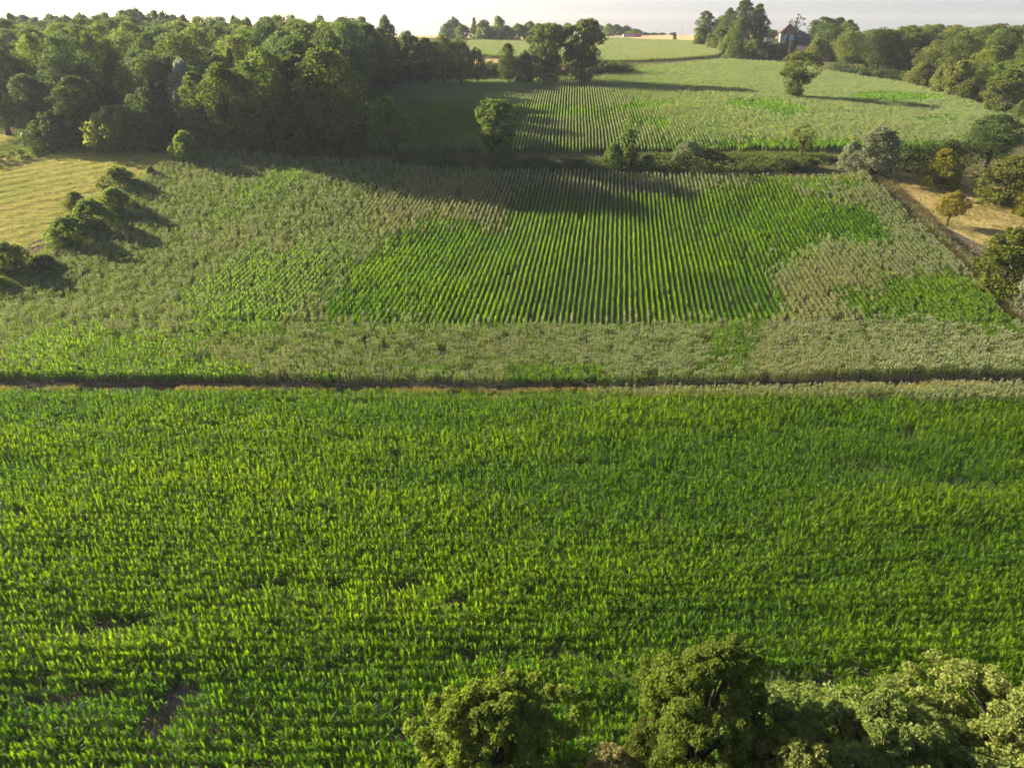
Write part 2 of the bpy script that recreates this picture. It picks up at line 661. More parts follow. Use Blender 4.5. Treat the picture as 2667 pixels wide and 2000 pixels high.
def scatter_group():
    g = bpy.data.node_groups.new('plant_scatter', 'GeometryNodeTree')
    g.interface.new_socket('Geometry', in_out='INPUT', socket_type='NodeSocketGeometry')
    g.interface.new_socket('Geometry', in_out='OUTPUT', socket_type='NodeSocketGeometry')
    n, l = g.nodes, g.links
    gi, go = n.new('NodeGroupInput'), n.new('NodeGroupOutput')
    ip = n.new('GeometryNodeInstanceOnPoints')
    ci = n.new('GeometryNodeCollectionInfo')
    ci.inputs['Collection'].default_value = PRO
    ci.inputs['Separate Children'].default_value = True
    ci.inputs['Reset Children'].default_value = True

    def attr(name, dt):
        a = n.new('GeometryNodeInputNamedAttribute')
        a.data_type = dt
        a.inputs['Name'].default_value = name
        return a.outputs['Attribute']
    l.new(gi.outputs[0], ip.inputs['Points'])
    l.new(ci.outputs[0], ip.inputs['Instance'])
    ip.inputs['Pick Instance'].default_value = True
    l.new(attr('variant', 'INT'), ip.inputs['Instance Index'])
    l.new(attr('rot', 'FLOAT_VECTOR'), ip.inputs['Rotation'])
    l.new(attr('scl', 'FLOAT_VECTOR'), ip.inputs['Scale'])
    l.new(ip.outputs[0], go.inputs[0])
    return g


SCATTER = scatter_group()


def scatter(name, P, var, rot, scl, tint, label, cat):
    me = bpy.data.meshes.new(name)
    n = len(P)
    me.vertices.add(n)
    me.vertices.foreach_set('co', np.asarray(P, np.float32).ravel())
    for nm, ty, key, arr in (('variant', 'INT', 'value', np.asarray(var, np.int32)), ('rot', 'FLOAT_VECTOR', 'vector', rot),
                             ('scl', 'FLOAT_VECTOR', 'vector', scl)):
        a = me.attributes.new(nm, ty, 'POINT')
        a.data.foreach_set(key, np.asarray(arr, np.float32 if ty != 'INT' else np.int32).ravel())
    a = me.attributes.new('tint', 'FLOAT_COLOR', 'POINT')
    a.data.foreach_set('color', np.concatenate([np.asarray(tint, np.float32), np.ones((n, 1), np.float32)], 1).ravel())
    o = link(name, me)
    mod = o.modifiers.new('plants', 'NODES')
    mod.node_group = SCATTER
    return tag(o, label, cat, kind='stuff')


rs = np.random.RandomState(7)


def pick(groups, which):
    """which: array of index into groups -> variant index"""
    out = np.zeros(len(which), int)
    for i, g in enumerate(groups):
        m = which == i
        ids = np.array(VAR[g])
        out[m] = ids[rs.randint(0, len(ids), m.sum())]
    return out


def seen(x, y, z, mx=60, my=60):
    px, py, zc = proj(x, y, z)
    return (px > -mx) & (px < 2667 + mx) & (py < 2000 + my)


def rowpts(yaw, du, dv, x0, x1, y0, y1, jitter=0.15, scat=0.0):
    """points on parallel rows; the row direction is turned by yaw from +Y towards +X"""
    cu, su = math.cos(yaw), math.sin(yaw)
    ext = max(x1 - x0, y1 - y0) * 0.75
    a = np.arange(-ext, ext, dv)
    b = np.arange(-ext, ext, du)
    A, B = np.meshgrid(a, b)
    A = A + rs.uniform(-0.5, 0.5, A.shape) * dv * jitter * 2 + rs.uniform(0, dv, (len(b), 1))
    wob = (vnoise(B * 3.1, A, 14, 31) - 0.5) * 0.22
    B = B + wob + rs.normal(0, scat, B.shape)
    cx, cy_ = (x0 + x1) / 2, (y0 + y1) / 2
    X = cx + B * cu + A * su
    Y = cy_ - B * su + A * cu
    m = (X > x0) & (X < x1) & (Y > y0) & (Y < y1)
    return X[m], Y[m]


GREEN = np.array([0.054, 0.134, 0.009])
LIME = np.array([0.130, 0.216, 0.009])
GREY = np.array([0.126, 0.178, 0.080])
TAN = np.array([0.212, 0.196, 0.090])


def lerp(a, b, t):
    return a + (b - a) * np.asarray(t)[:, None]


# --- near field: rows run left to right
X, Y = rowpts(math.pi / 2 - R(0.7), 0.78, 0.145, -90, 90, 20.5, 68.5, scat=0.09)
Z = terr(X, Y)
edge = 67.5 + 0.012 * X
patch = fbm(X, Y * 4.5, 22, 11)
gap = fbm(X, Y * 3.0, 6, 21)
keep = seen(X, Y, Z, 160, 160) & (Y < edge + rs.uniform(-0.3, 0.3, len(X)))
for (px, py, rx, ry) in ((428, 1875, 0.95, 2.2), (1195, 1585, 0.7, 0.6), (30, 1352, 2.2, 0.45), (500, 1822, 0.8, 0.35), (1080, 1940, 1.4, 0.4), (1340, 1858, 1.6, 0.3)):
    cx, cy_ = hit(px, py)
    d = ((X - cx) / rx) ** 2 + ((Y - cy_) / ry) ** 2
    keep &= (d > 0.7 + 0.6 * vnoise(X, Y, 0.7, 5)) | (rs.random_sample(len(X)) < 0.06)
keep &= ~((gap < 0.23) & (rs.random_sample(len(X)) < 0.7))
keep &= rs.random_sample(len(X)) > 0.06
X, Y, Z, patch, gap = (q[keep] for q in (X, Y, Z, patch, gap))
n = len(X)
tas = ((Y > edge[keep] - 3.6 + 3.4 * (1 - np.clip((X - 8) / 40, 0, 1)) + 1.5 * (vnoise(X, Y, 5, 3) - 0.5)) & (X > 5)).astype(int)
var = pick(['near', 'near_tassel'], tas)
s = 0.84 + 0.16 * np.clip((patch - 0.3) / 0.4, 0, 1) + rs.normal(0, 0.09, n)
s *= 0.82 + 0.18 * np.clip((gap - 0.24) / 0.15, 0, 1)
scl = np.stack([s * rs.uniform(0.9, 1.1, n), s * rs.uniform(0.9, 1.1, n), s], 1)
rot = np.stack([rs.normal(0, 0.05, n), rs.normal(0, 0.05, n), rs.uniform(0, 6.28, n)], 1)
tint = lerp(GREEN, LIME, np.clip(0.34 + 1.6 * (patch - 0.45) + rs.normal(0, 0.2, n), 0, 1.2))
tint = np.where(tas[:, None] == 1, lerp(GREY, TAN, np.clip(rs.normal(0.2, 0.2, n), 0, 1)), tint)
px_, py_, zc_ = proj(X, Y, Z + 1.0)
cand = np.where((px_ > 15) & (px_ < 1040) & (py_ > 1500) & (py_ < 1978))[0]
near_ids = cand[np.argsort(zc_[cand])[:300]]
rest = np.ones(n, bool)
rest[near_ids] = False
P = np.stack([X, Y, Z], 1)
scatter('corn_crop', P[rest], var[rest], rot[rest], scl[rest], tint[rest], 'dense bright green maize filling the near half of the view', 'maize field')
near_obj_meshes = []
for me in near_meshes:
    m2 = me.copy()
    m2.materials[0] = M_CORN_OBJ
    near_obj_meshes.append(m2)
for k, i in enumerate(near_ids):
    o = bpy.data.objects.new('corn_plant', near_obj_meshes[k % len(near_obj_meshes)])
    COL.objects.link(o)
    o.location, o.rotation_euler, o.scale = P[i], rot[i], scl[i]
    o.color = (*tint[i], 1)
    tag(o, 'green maize plant in the nearest rows at the lower left corner', 'maize plant', 'maize plants in the nearest rows')

# --- middle field: rows run away from the camera, a headland of cross rows at the front
YAW = R(7.6)
LB = [hit(500, 402), hit(330, 500), hit(235, 600), hit(60, 720), hit(-60, 830)]
RB = [hit(2632, 850), hit(2440, 640), hit(2245, 458)]
MID = np.array(LB + [(-95, 69.0), (95, 71.2), (90, R0[1] - 7)] + RB + [hit(2200, 470), hit(2100, 474), hit(1650, 468), hit(1500, 460), hit(1300, 455), hit(1100, 448), hit(900, 432), hit(700, 413)])
head_y = hit(1500, 862)[1]
G_A = gpoly([(1330, 510), (1420, 512), (1560, 520), (1800, 520), (1900, 500), (2010, 500), (2200, 545), (2330, 600), (2320, 640), (2100, 650), (1990, 720), (2010, 850), (1880, 858), (850, 858),
             (900, 740), (1060, 600), (1110, 578), (1215, 592), (1290, 620), (1325, 545)])
G_B = gpoly([(2280, 735), (2450, 728), (2680, 830), (2680, 900), (2560, 885), (2270, 845), (2190, 800)])
G_C = gpoly([(1865, 850), (1960, 850), (1965, 985), (1855, 985)])
G_D = gpoly([(560, 890), (570, 830), (640, 790), (730, 830), (710, 905)])
G_E = gpoly([(20, 905), (300, 880), (560, 905), (520, 960), (30, 980)])
G_F = gpoly([(1950, 470), (2230, 480), (2260, 500), (2100, 505), (1960, 495)])
G_G = gpoly([(650, 760), (740, 680), (800, 640), (850, 620), (760, 700), (690, 760)])
T_A = gpoly([(960, 600), (960, 520), (1080, 465), (1250, 480), (1350, 510), (1330, 600), (1150, 580), (1050, 620)])
T_B = gpoly([(2000, 800), (2100, 680), (2300, 700), (2290, 740), (2180, 800), (2050, 850)])


def midfield(X, Y, head):
    Z = terr(X, Y)
    jx = X + 6 * (fbm(X, Y, 9, 41) - 0.5) + rs.normal(0, 1.3, len(X))
    jy = Y + 6 * (fbm(X, Y, 9, 51) - 0.5) + rs.normal(0, 2.0, len(X))
    k = inpoly(X, Y, MID) & seen(X, Y, Z, 90, 90)
    k &= (Y < head_y) if head else (Y >= head_y)
    k &= rs.random_sample(len(X)) > 0.03
    ga = inpoly(jx, jy, G_A)
    other = np.zeros(len(X), bool)
    for g in (G_B, G_C, G_D, G_E, G_F, G_G):
        other |= inpoly(jx, jy, g)
    front = Y < 72.8 + 2.0 * (vnoise(X, Y, 8, 13))
    other |= front & (vnoise(X, Y, 6, 15) > 0.62 + 0.004 * X)
    stripe = (fbm((X - 0.13 * Y) * 1.2, Y * 0.3, 14, 61) + rs.normal(0, 0.05, len(X)) > 0.73) & (X < 20)
    tan = np.clip(inpoly(jx, jy, T_A) * 0.75 + inpoly(jx, jy, T_B) * 0.55 + 0.9 * (fbm(X, Y, 18, 71) - 0.5) + 0.24, 0, 0.95)
    tan = np.where(ga, tan * 0.3, tan)
    kind = np.where(ga & ~head, 1, np.where(other | ga, 2, np.where(stripe, 2, 0)))
    lime = np.where(stripe & ~other & ~ga, 0, 1)
    return X[k], Y[k], Z[k], kind[k], tan[k], lime[k]


Xa, Ya = rowpts(YAW, 0.80, 1.0, -120, 110, 70, 165)
a = midfield(Xa, Ya, False)
Xb, Yb = rowpts(math.pi / 2, 0.78, 1.0, -110, 110, 70, 100)
b = midfield(Xb, Yb, True)
X, Y, Z, kind, tan, lime = (np.concatenate([p, q]) for p, q in zip(a, b))
n = len(X)
nh = len(a[0])
ang = np.where(np.arange(n) < nh, math.pi / 2 - YAW, 0.0) + rs.choice([0, math.pi], n)
plain = (kind == 0) & (rs.random_sample(n) < np.clip(0.55 - (X + 15) / 70, 0.12, 0.6) * (1 - 0.9 * tan))
var = pick(['mid_tassel', 'mid_green', 'mid_full', 'mid_grey'], np.where(plain, 3, kind))
vig = fbm(X, Y, 11, 81)
s = 0.86 + 0.3 * vig + rs.normal(0, 0.05, n)
s = np.where(kind == 1, s * (0.92 + 0.2 * vnoise(X, Y, 7, 91)), s)
scl = np.stack([np.ones(n), s, s * np.where(kind == 0, 1.05, 1.0)], 1)
slope = (terr(X + 0.5 * math.sin(YAW), Y + 0.5) - Z) / 0.5
rot = np.stack([np.zeros(n), np.zeros(n), ang], 1)
tint = np.where((kind == 0)[:, None], lerp(GREY, TAN, np.clip(tan + rs.normal(0, 0.12, n), 0, 1)), lerp(GREEN * 0.95, LIME, np.clip(vig * 1.2 - 0.2 + rs.normal(0, 0.15, n), 0, 1)))
tint = np.where(plain[:, None], lerp(GREY * 0.95, GREEN, np.clip(rs.normal(0.10, 0.15, n), 0, 0.5)), tint)
tint = np.where(((kind == 2) & (lime == 0))[:, None], lerp(GREY, GREEN, np.full(n, 0.3)), tint)
tint = np.where(((kind == 2) & (lime == 1))[:, None], lerp(tint, np.broadcast_to(GREY, tint.shape), np.clip(rs.normal(0.3, 0.2, n), 0, 0.8)), tint)
scatter('corn_crop', np.stack([X, Y, Z], 1), var, rot, scl, tint, 'pale tasselled and green maize in rows on the middle slope', 'maize field')

# --- upper field
UP = np.array([hit(930, 385), hit(935, 340), hit(985, 240), hit(1090, 221), hit(1560, 212), hit(1640, 182), hit(1890, 162), hit(2010, 168), hit(2180, 197), hit(2360, 226), hit(2550, 284),
               (148, 190), (120, 172), (96, 166.5), (20, 164.5), (-30, 163.5)])
U_G = [gpoly(p) for p in ([(940, 385), (960, 290), (1080, 275), (1480, 285), (1600, 300), (1560, 322), (1400, 320), (1330, 370), (1100, 385)],
                          [(1560, 300), (1640, 275), (1760, 270), (1760, 284), (1680, 292), (1600, 305)],
                          [(1880, 272), (2040, 275), (2100, 290), (2095, 306), (2040, 322), (2000, 300), (1900, 288)],
                          [(2380, 318), (2480, 318), (2500, 330), (2390, 330)],
                          [(1700, 392), (2200, 372), (2240, 392), (2200, 402), (1700, 404)])]
X, Y = rowpts(R(4.5), 0.80, 2.0, -70, 175, 161, 360)
Z = terr(X, Y)
k = inpoly(X, Y, UP) & seen(X, Y, Z)
X, Y, Z = X[k], Y[k], Z[k]
n = len(X)
jx, jy = X + 6 * (fbm(X, Y, 10, 43) - 0.5) + rs.normal(0, 1.5, n), Y + 6 * (fbm(X, Y, 10, 53) - 0.5) + rs.normal(0, 2.2, n)
g = np.zeros(n, bool)
for q in U_G:
    g |= inpoly(jx, jy, q)
g |= (Y < 169.5) & (X > 35)
g |= (fbm(X, Y * 0.7, 24, 63) > 0.66) & (Y < 235)
var = pick(['far_tassel', 'far_green'], g.astype(int))
vig = fbm(X, Y, 13, 83)
s = 0.85 + 0.3 * vig + rs.normal(0, 0.06, n)
scl = np.stack([np.ones(n), s, s], 1)
sl = (terr(X, Y + 1) - terr(X, Y - 1)) / 2
rot = np.stack([np.zeros(n), -np.arctan(sl), np.full(n, math.pi / 2 - R(4.5))], 1)
UPG = np.array([0.122, 0.176, 0.100])
tint = np.where(g[:, None], lerp(lerp(GREEN, LIME, np.clip(vig * 1.3 - 0.3, 0, 1)), np.broadcast_to(UPG, (n, 3)), np.clip(rs.normal(0.4, 0.2, n), 0, 0.9)), lerp(UPG, TAN, np.clip(0.9 * (fbm(X, Y, 20, 73) - 0.45) + rs.normal(0.0, 0.22, n), 0, 0.7)))
scatter('corn_crop', np.stack([X, Y, Z], 1), var, rot, scl, tint, 'greyish green maize on the upper slope beyond the bramble bank', 'maize field')

# --- hilltop field
HT = np.array([hit(1220, 147), hit(1560, 165), hit(1870, 150), hit(1890, 130), hit(1830, 113), hit(1700, 110), hit(1600, 104), (20, 468), hit(1220, 112)])
X, Y = rowpts(R(60), 1.0, 2.0, -60, 190, 290, 520)
Z = terr(X, Y)
k = inpoly(X, Y, HT) & seen(X, Y, Z)
X, Y, Z = X[k], Y[k], Z[k]
n = len(X)
var = pick(['far_tassel'], np.zeros(n, int))
s = 0.8 + 0.35 * fbm(X, Y, 15, 85)
scl = np.stack([np.ones(n), s * 1.2, s], 1)
rot = np.stack([np.zeros(n), np.zeros(n), np.full(n, math.pi / 2 - R(60))], 1)
tint = lerp(np.array([0.135, 0.195, 0.110]), TAN * 1.1, np.clip(0.3 + 0.8 * (fbm(X, Y, 22, 75) - 0.5), 0, 0.8))
scatter('corn_crop', np.stack([X, Y, Z], 1), var, rot, scl, tint, 'pale green maize on the hilltop below the wheat', 'maize field')


# ------------------------------------------------------------------ grass and weeds
def grassy(name, X, Y, grp, sc_, tint, label, cat='grass', lift=0.0):
    n = len(X)
    Z = terr(X, Y) + ditch(X, Y) + lift
    k = seen(X, Y, Z, 40, 40)
    X, Y, Z, tint = X[k], Y[k], Z[k], tint[k]
    sc_ = (np.broadcast_to(sc_, (n,)))[k]
    n = len(X)
    var = pick([grp], np.zeros(n, int))
    s = sc_ * rs.uniform(0.7, 1.3, n)
    rot = np.stack([np.zeros(n), np.zeros(n), rs.uniform(0, 6.28, n)], 1)
    scatter(name, np.stack([X, Y, Z], 1), var, rot, np.stack([s, s, s], 1), tint, label, cat)


DRY = np.array([0.30, 0.22, 0.10])
OLIVE = np.array([0.12, 0.14, 0.035])
WEED = np.array([0.06, 0.11, 0.02])
# verge of the ditch
n = 7000
X = rs.uniform(-75, 75, n)
side = rs.random_sample(n)
Y = 68.05 + 0.012 * X + np.where(side < 0.55, rs.normal(0.75, 0.35, n), rs.normal(-0.5, 0.2, n))
k = vnoise(X, Y, 3.0, 33) > np.where(side < 0.55, 0.42, 0.30)
X, Y = X[k], Y[k]
t = np.clip(fbm(X, Y, 6, 35) * 1.6 - 0.3 + np.clip(X / 120, -0.1, 0.35), 0, 1)
grassy('ditch_grass', X, Y, 'grass', 0.95, lerp(OLIVE, DRY, t), 'patchy grass along the ditch beside the dirt track')
# yellow weeds at the right end of the ditch
c = hit(2440, 1022)
n = 420
X, Y = rs.normal(c[0], 3.2, n), rs.normal(c[1] + 0.4, 0.45, n)
grassy('ditch_weeds', X, Y, 'weed', 0.6, lerp(np.array([0.22, 0.22, 0.02]), np.array([0.42, 0.25, 0.02]), rs.random_sample(n)), 'yellow flowering weeds in the ditch at the right', 'weeds')
# hay stubble in swaths
n = 60000
X, Y = rs.uniform(-165, -60, n), rs.uniform(96, 188, n)
STP = np.array([(-175, 88), (L0[0] - 3, 88), (L1[0] - 3, 167), (-185, 190)])
ph = (-X * math.sin(R(38)) + Y * math.cos(R(38))) + 1.2 * (vnoise(X, Y, 15, 37) - 0.5)
swath = np.clip(0.5 + 0.5 * np.cos(ph * 2 * math.pi / 3.6 + 3.0 * vnoise(ph, ph * 0, 9, 55)) * (0.25 + 1.1 * vnoise(X, Y, 8, 57)), 0, 1)
k = inpoly(X, Y, STP) & (rs.random_sample(n) < 0.35 + 0.6 * swath ** 2)
X, Y, swath = X[k], Y[k], swath[k]
t = np.clip(fbm(X, Y, 9, 39) * 1.5 - 0.35 + rs.normal(0, 0.15, len(X)), 0, 1)
grassy('hay_stubble', X, Y, 'short', 0.8 + 0.5 * swath, lerp(np.array([0.22, 0.25, 0.055]), np.array([0.34, 0.285, 0.10]), t), 'short yellow hay stubble lying in diagonal swaths', lift=0.03)
# pasture tufts
n = 16000
X, Y = rs.uniform(68, 150, n), rs.uniform(80, 152, n)
PAP = np.array([(R0[0] + 2, R0[1] - 5), (150, R0[1] - 5), (150, 153), (R1[0] + 1, 152)])
k = inpoly(X, Y, PAP) & (vnoise(X, Y, 2.2, 45) > 0.42)
X, Y = X[k], Y[k]
grassy('pasture_grass', X, Y, 'short', 1.0, lerp(np.array([0.17, 0.16, 0.05]), np.array([0.30, 0.22, 0.10]), np.clip(fbm(X, Y, 5, 47) * 1.4 - 0.2, 0, 1)), 'sparse dry tufts of grass in the pasture', lift=0.03)


def along(pts, n, wd):
    pts = np.array(pts, float)
    d = np.linalg.norm(np.diff(pts, axis=0), axis=1)
    cum = np.concatenate([[0], np.cumsum(d)])
    t = rs.uniform(0, cum[-1], n)
    X = np.interp(t, cum, pts[:, 0])
    Y = np.interp(t, cum, pts[:, 1])
    return X + rs.normal(0, wd, n), Y + rs.normal(0, wd, n)


# grassy margins: left boundary, right boundary, above and below the bramble bank
X, Y = along([hit(515, 398), hit(330, 490), hit(238, 590), hit(60, 705), hit(-40, 780)], 3000, 0.9)
grassy('margin_grass', X, Y, 'grass', 0.9, lerp(OLIVE, np.array([0.22, 0.22, 0.05]), rs.random_sample(len(X))), 'rough green grass between the bushes at the left')
X, Y = along([hit(2272, 452), hit(2390, 560), hit(2480, 645), hit(2667, 838)], 2600, 0.7)
grassy('margin_grass', X, Y, 'grass', 1.15, lerp(np.array([0.10, 0.12, 0.03]), DRY, rs.random_sample(len(X)) * 0.9), 'rough grass along the pasture fence')
X, Y = along([hit(1600, 455), hit(1800, 460), hit(2100, 462), hit(2260, 466)], 3000, 0.9)
grassy('margin_grass', X, Y, 'grass', 0.8, lerp(OLIVE, DRY * 1.1, rs.random_sample(len(X))), 'dry grass margin in front of the bramble bank')
X, Y = along([hit(1660, 412), hit(1800, 412), hit(2000, 410), hit(2150, 415)], 2600, 1.2)
grassy('margin_grass', X, Y, 'weed', 0.8, lerp(np.array([0.09, 0.13, 0.03]), np.array([0.18, 0.19, 0.05]), rs.random_sample(len(X))), 'sunlit green weeds on top of the bramble bank')
X, Y = along([hit(-60, 386), hit(250, 386), hit(500, 388)], 2600, 2.2)
grassy('margin_grass', X, Y, 'grass', 0.7, lerp(WEED, OLIVE, rs.random_sample(len(X))), 'shaded green grass at the foot of the wood')
X, Y = along([hit(1000, 232), hit(1100, 215), hit(1590, 205)], 2200, 1.5)
grassy('margin_grass', X, Y, 'weed', 1.2, lerp(WEED, OLIVE, rs.random_sample(len(X))), 'tall weeds under the hedgerow of the upper field')

# ------------------------------------------------------------------ trees and bushes
ENV = {   # crown outline: (height share, radius share) from the crown's foot to its top
    'oak': (0.18, [(0, .35), (.15, .8), (.4, 1), (.65, .93), (.85, .62), (1, .15)]),
    'dome': (0.26, [(0, .5), (.15, .9), (.4, 1), (.65, .95), (.85, .7), (.95, .4), (1, .2)]),
    'tall': (0.10, [(0, .45), (.2, .85), (.5, 1), (.75, .8), (.92, .45), (1, .1)]),
    'column': (0.06, [(0, .55), (.25, .72), (.55, .95), (.8, 1), (.93, .8), (1, .35)]),
    'vase': (0.03, [(0, .30), (.25, .42), (.45, .62), (.6, .95), (.8, 1), (.93, .7), (1, .2)]),
    'cone': (0.05, [(0, .75), (.2, 1), (.5, .72), (.8, .34), (1, .05)]),
    'bush': (0.0, [(0, .85), (.3, 1), (.6, .9), (.85, .58), (1, .15)]),
    'ball': (0.28, [(0, .35), (.2, .82), (.5, 1), (.8, .8), (1, .2)]),
    'sparse': (0.25, [(0, .3), (.2, .5), (.45, .7), (.7, 1), (.88, .8), (1, .2)]),
    'spire': (0.02, [(0, .7), (.3, 1), (.7, .8), (.92, .4), (1, .05)]),
}


def leaf_cloud(rng, C, Rd, per, size, flat=0.8, out=0.55, pointed=False):
    """leaves spread over the skin of many small clumps (C centres, Rd radii)"""
    n = len(C) * per
    ci = np.repeat(np.arange(len(C)), per)
    d = rng.normal(0, 1, (n, 3))
    d[:, 2] += 0.35
    d /= np.linalg.norm(d, axis=1)[:, None]
    rr = Rd[ci] * (0.45 + 0.62 * rng.random_sample(n) ** 0.55)
    p = C[ci] + d * rr[:, None] * np.array([1, 1, flat])
    nn = d * out + rng.normal(0, 0.6, (n, 3))
    nn /= np.linalg.norm(nn, axis=1)[:, None]
    a = np.cross(nn, rng.normal(0, 1, (n, 3)))
    a /= np.linalg.norm(a, axis=1)[:, None] + 1e-9
    b = np.cross(nn, a)
    s = size * rng.uniform(0.6, 1.3, n)[:, None]
    bend = nn * s * rng.uniform(-0.35, 0.1, n)[:, None]
    V = np.stack([p - a * s, p - b * s * 0.62 + bend, p + a * s, p + b * s * 0.62 + bend], 1).reshape(-1, 3)
    i = np.arange(n)[:, None] * 4
    # two triangles folded along the midrib
    F = np.concatenate([i + np.array([[0, 1, 2]]), i + np.array([[0, 2, 3]])], 1).reshape(-1, 3)
    return V, F


PROTO = {}


def tree_proto(key, env, W, H, nblob, per, size, seed, blob=0.19, mat=None, limbs=7, lean=0.0, bark=None, rough=1.0, inner=0.35):
    """crown and trunk meshes of one tree W wide and H tall, foot at the origin"""
    rng = np.random.RandomState(seed)
    foot, prof = ENV[env]
    tt, rr = np.array([q[0] for q in prof]), np.array([q[1] for q in prof])
    C, Rd = [], []
    zone = rng.uniform(0, 6.28, 3)
    for i in range(nblob):
        t = rng.uniform(0.02, 0.97) ** 0.85
        az = rng.uniform(0, 2 * math.pi)
        bump = 1 + rough * (0.16 * math.sin(az * 2 + zone[0] + t * 5) + 0.12 * math.sin(az * 3 + zone[1] - t * 7))
        env_r = np.interp(t, tt, rr) * W / 2 * bump
        br = blob * W * rng.uniform(0.55, 1.15) * (0.75 if t > 0.8 else 1)
        if rng.random_sample() < 0.12:
            env_r *= rng.uniform(1.02, 1.16)
        rad = max(0, env_r - br * 0.6) * (inner + (1 - inner) * rng.random_sample() ** 0.45)
        C.append((rad * math.cos(az) + lean * t * W, rad * math.sin(az), H * (foot + (1 - foot) * t) - br * 0.35))
        Rd.append(br)
    C, Rd = np.array(C), np.array(Rd)
    C[:, 2] = np.maximum(C[:, 2], Rd * 0.35)
    V, F = leaf_cloud(rng, C, Rd, per, size)
    V[:, 2] = np.maximum(V[:, 2], 0.02)
    crown = mesh_of('crown_' + key, V, F, [mat or M_LEAF])
    mb = MB()
    th = H * (foot + (1 - foot) * 0.62)
    r0 = max(0.06, 0.028 * H + 0.008 * W)
    pts = [(0, 0, -0.4)] + [(lean * W * q + rng.uniform(-.02, .02) * W, rng.uniform(-.02, .02) * W, th * q) for q in (0.15, 0.4, 0.7, 1.0)]
    mb.tube(pts, [r0 * 1.35, r0, r0 * 0.8, r0 * 0.55, r0 * 0.25], 7)
    order = rng.permutation(len(C))[:limbs]
    for j in order:
        q = rng.uniform(0.3, 0.75)
        b0 = Vector((lean * W * q, 0, th * q))
        e = Vector(C[j])
        m = b0.lerp(e, 0.5) + Vector((0, 0, 0.06 * H))
        mb.tube([b0, m, e], [r0 * 0.4, r0 * 0.26, r0 * 0.1], 5)
    trunk = mesh_of('trunk_' + key, mb.v, mb.f, [bark or M_BARK], smooth=True)
    PROTO.setdefault(key, []).append((crown, trunk, W, H))


for i in range(5):
    tree_proto('oak', 'oak', 12, 16, 105, 115, 0.22, 400 + i, blob=0.155)
for i in range(4):
    tree_proto('tall', 'tall', 9, 20, 105, 105, 0.23, 420 + i, blob=0.17)
for i in range(3):
    tree_proto('woodland', 'dome', 13.5, 18, 95, 105, 0.23, 430 + i, blob=0.15)
    tree_proto('woodland', 'dome', 13, 17, 80, 120, 0.23, 440 + i, blob=0.175, rough=1.3)
tree_proto('column', 'column', 8, 13, 120, 80, 0.24, 450, blob=0.16)
tree_proto('vase', 'vase', 11, 17, 130, 80, 0.27, 452, blob=0.14)
tree_proto('sparse', 'sparse', 6, 9, 30, 60, 0.2, 454, blob=0.17, limbs=16)
tree_proto('sparse', 'sparse', 5, 9, 26, 60, 0.2, 455, blob=0.18, limbs=16)
tree_proto('leaning', 'ball', 8, 13, 75, 80, 0.24, 456, blob=0.17, lean=-0.12, limbs=14)
tree_proto('cone', 'cone', 5, 8, 70, 75, 0.2, 458, blob=0.15)
tree_proto('spire', 'spire', 2.4, 12, 70, 60, 0.18, 460, blob=0.26, rough=0.3)
for i in range(4):
    tree_proto('bush', 'bush', 8, 5, 75, 85, 0.19, 470 + i, blob=0.15, limbs=5)
for i in range(2):
    tree_proto('willow', 'bush', 8, 7.5, 110, 120, 0.15, 480 + i, blob=0.13, mat=M_LEAF_PALE, limbs=6)
tree_proto('ball', 'ball', 6, 6, 90, 110, 0.13, 490, blob=0.15, limbs=8)
tree_proto('round', 'bush', 9, 9, 120, 100, 0.2, 492, blob=0.13, limbs=5)
for i in range(3):
    tree_proto('far', 'bush', 12, 10, 60, 40, 0.5, 494 + i, blob=0.19, limbs=3)
tree_proto('bare', 'sparse', 7, 10, 22, 22, 0.25, 498, blob=0.13, limbs=22)
for i in range(5):
    tree_proto('close', 'oak' if i % 2 else 'bush', 8, 9.5, 400, 200, 0.088, 500 + i, blob=0.060, limbs=70, inner=0.25, rough=1.5)
tree_proto('shrub', 'bush', 4, 3, 60, 200, 0.07, 510, blob=0.15, limbs=20)

NAMES = {'oak': 'oak_tree', 'tall': 'tall_tree', 'woodland': 'woodland_tree', 'column': 'ivy_clad_tree', 'vase': 'field_tree', 'sparse': 'thin_tree', 'leaning': 'leaning_tree',
         'cone': 'conical_tree', 'spire': 'cypress_tree', 'bush': 'bush', 'willow': 'willow_bush', 'ball': 'young_tree', 'round': 'rounded_tree', 'far': 'distant_tree', 'bare': 'half_bare_tree',
         'close': 'near_tree', 'shrub': 'dry_shrub'}
CATS = {'bush': 'bush', 'willow': 'bush', 'shrub': 'shrub'}
rt = random.Random(11)
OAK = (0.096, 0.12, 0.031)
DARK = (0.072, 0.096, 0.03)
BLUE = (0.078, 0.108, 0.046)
OLV = (0.15, 0.158, 0.042)
YEL = (0.22, 0.19, 0.022)
PALE = (0.215, 0.222, 0.115)
FRESH = (0.12, 0.155, 0.034)


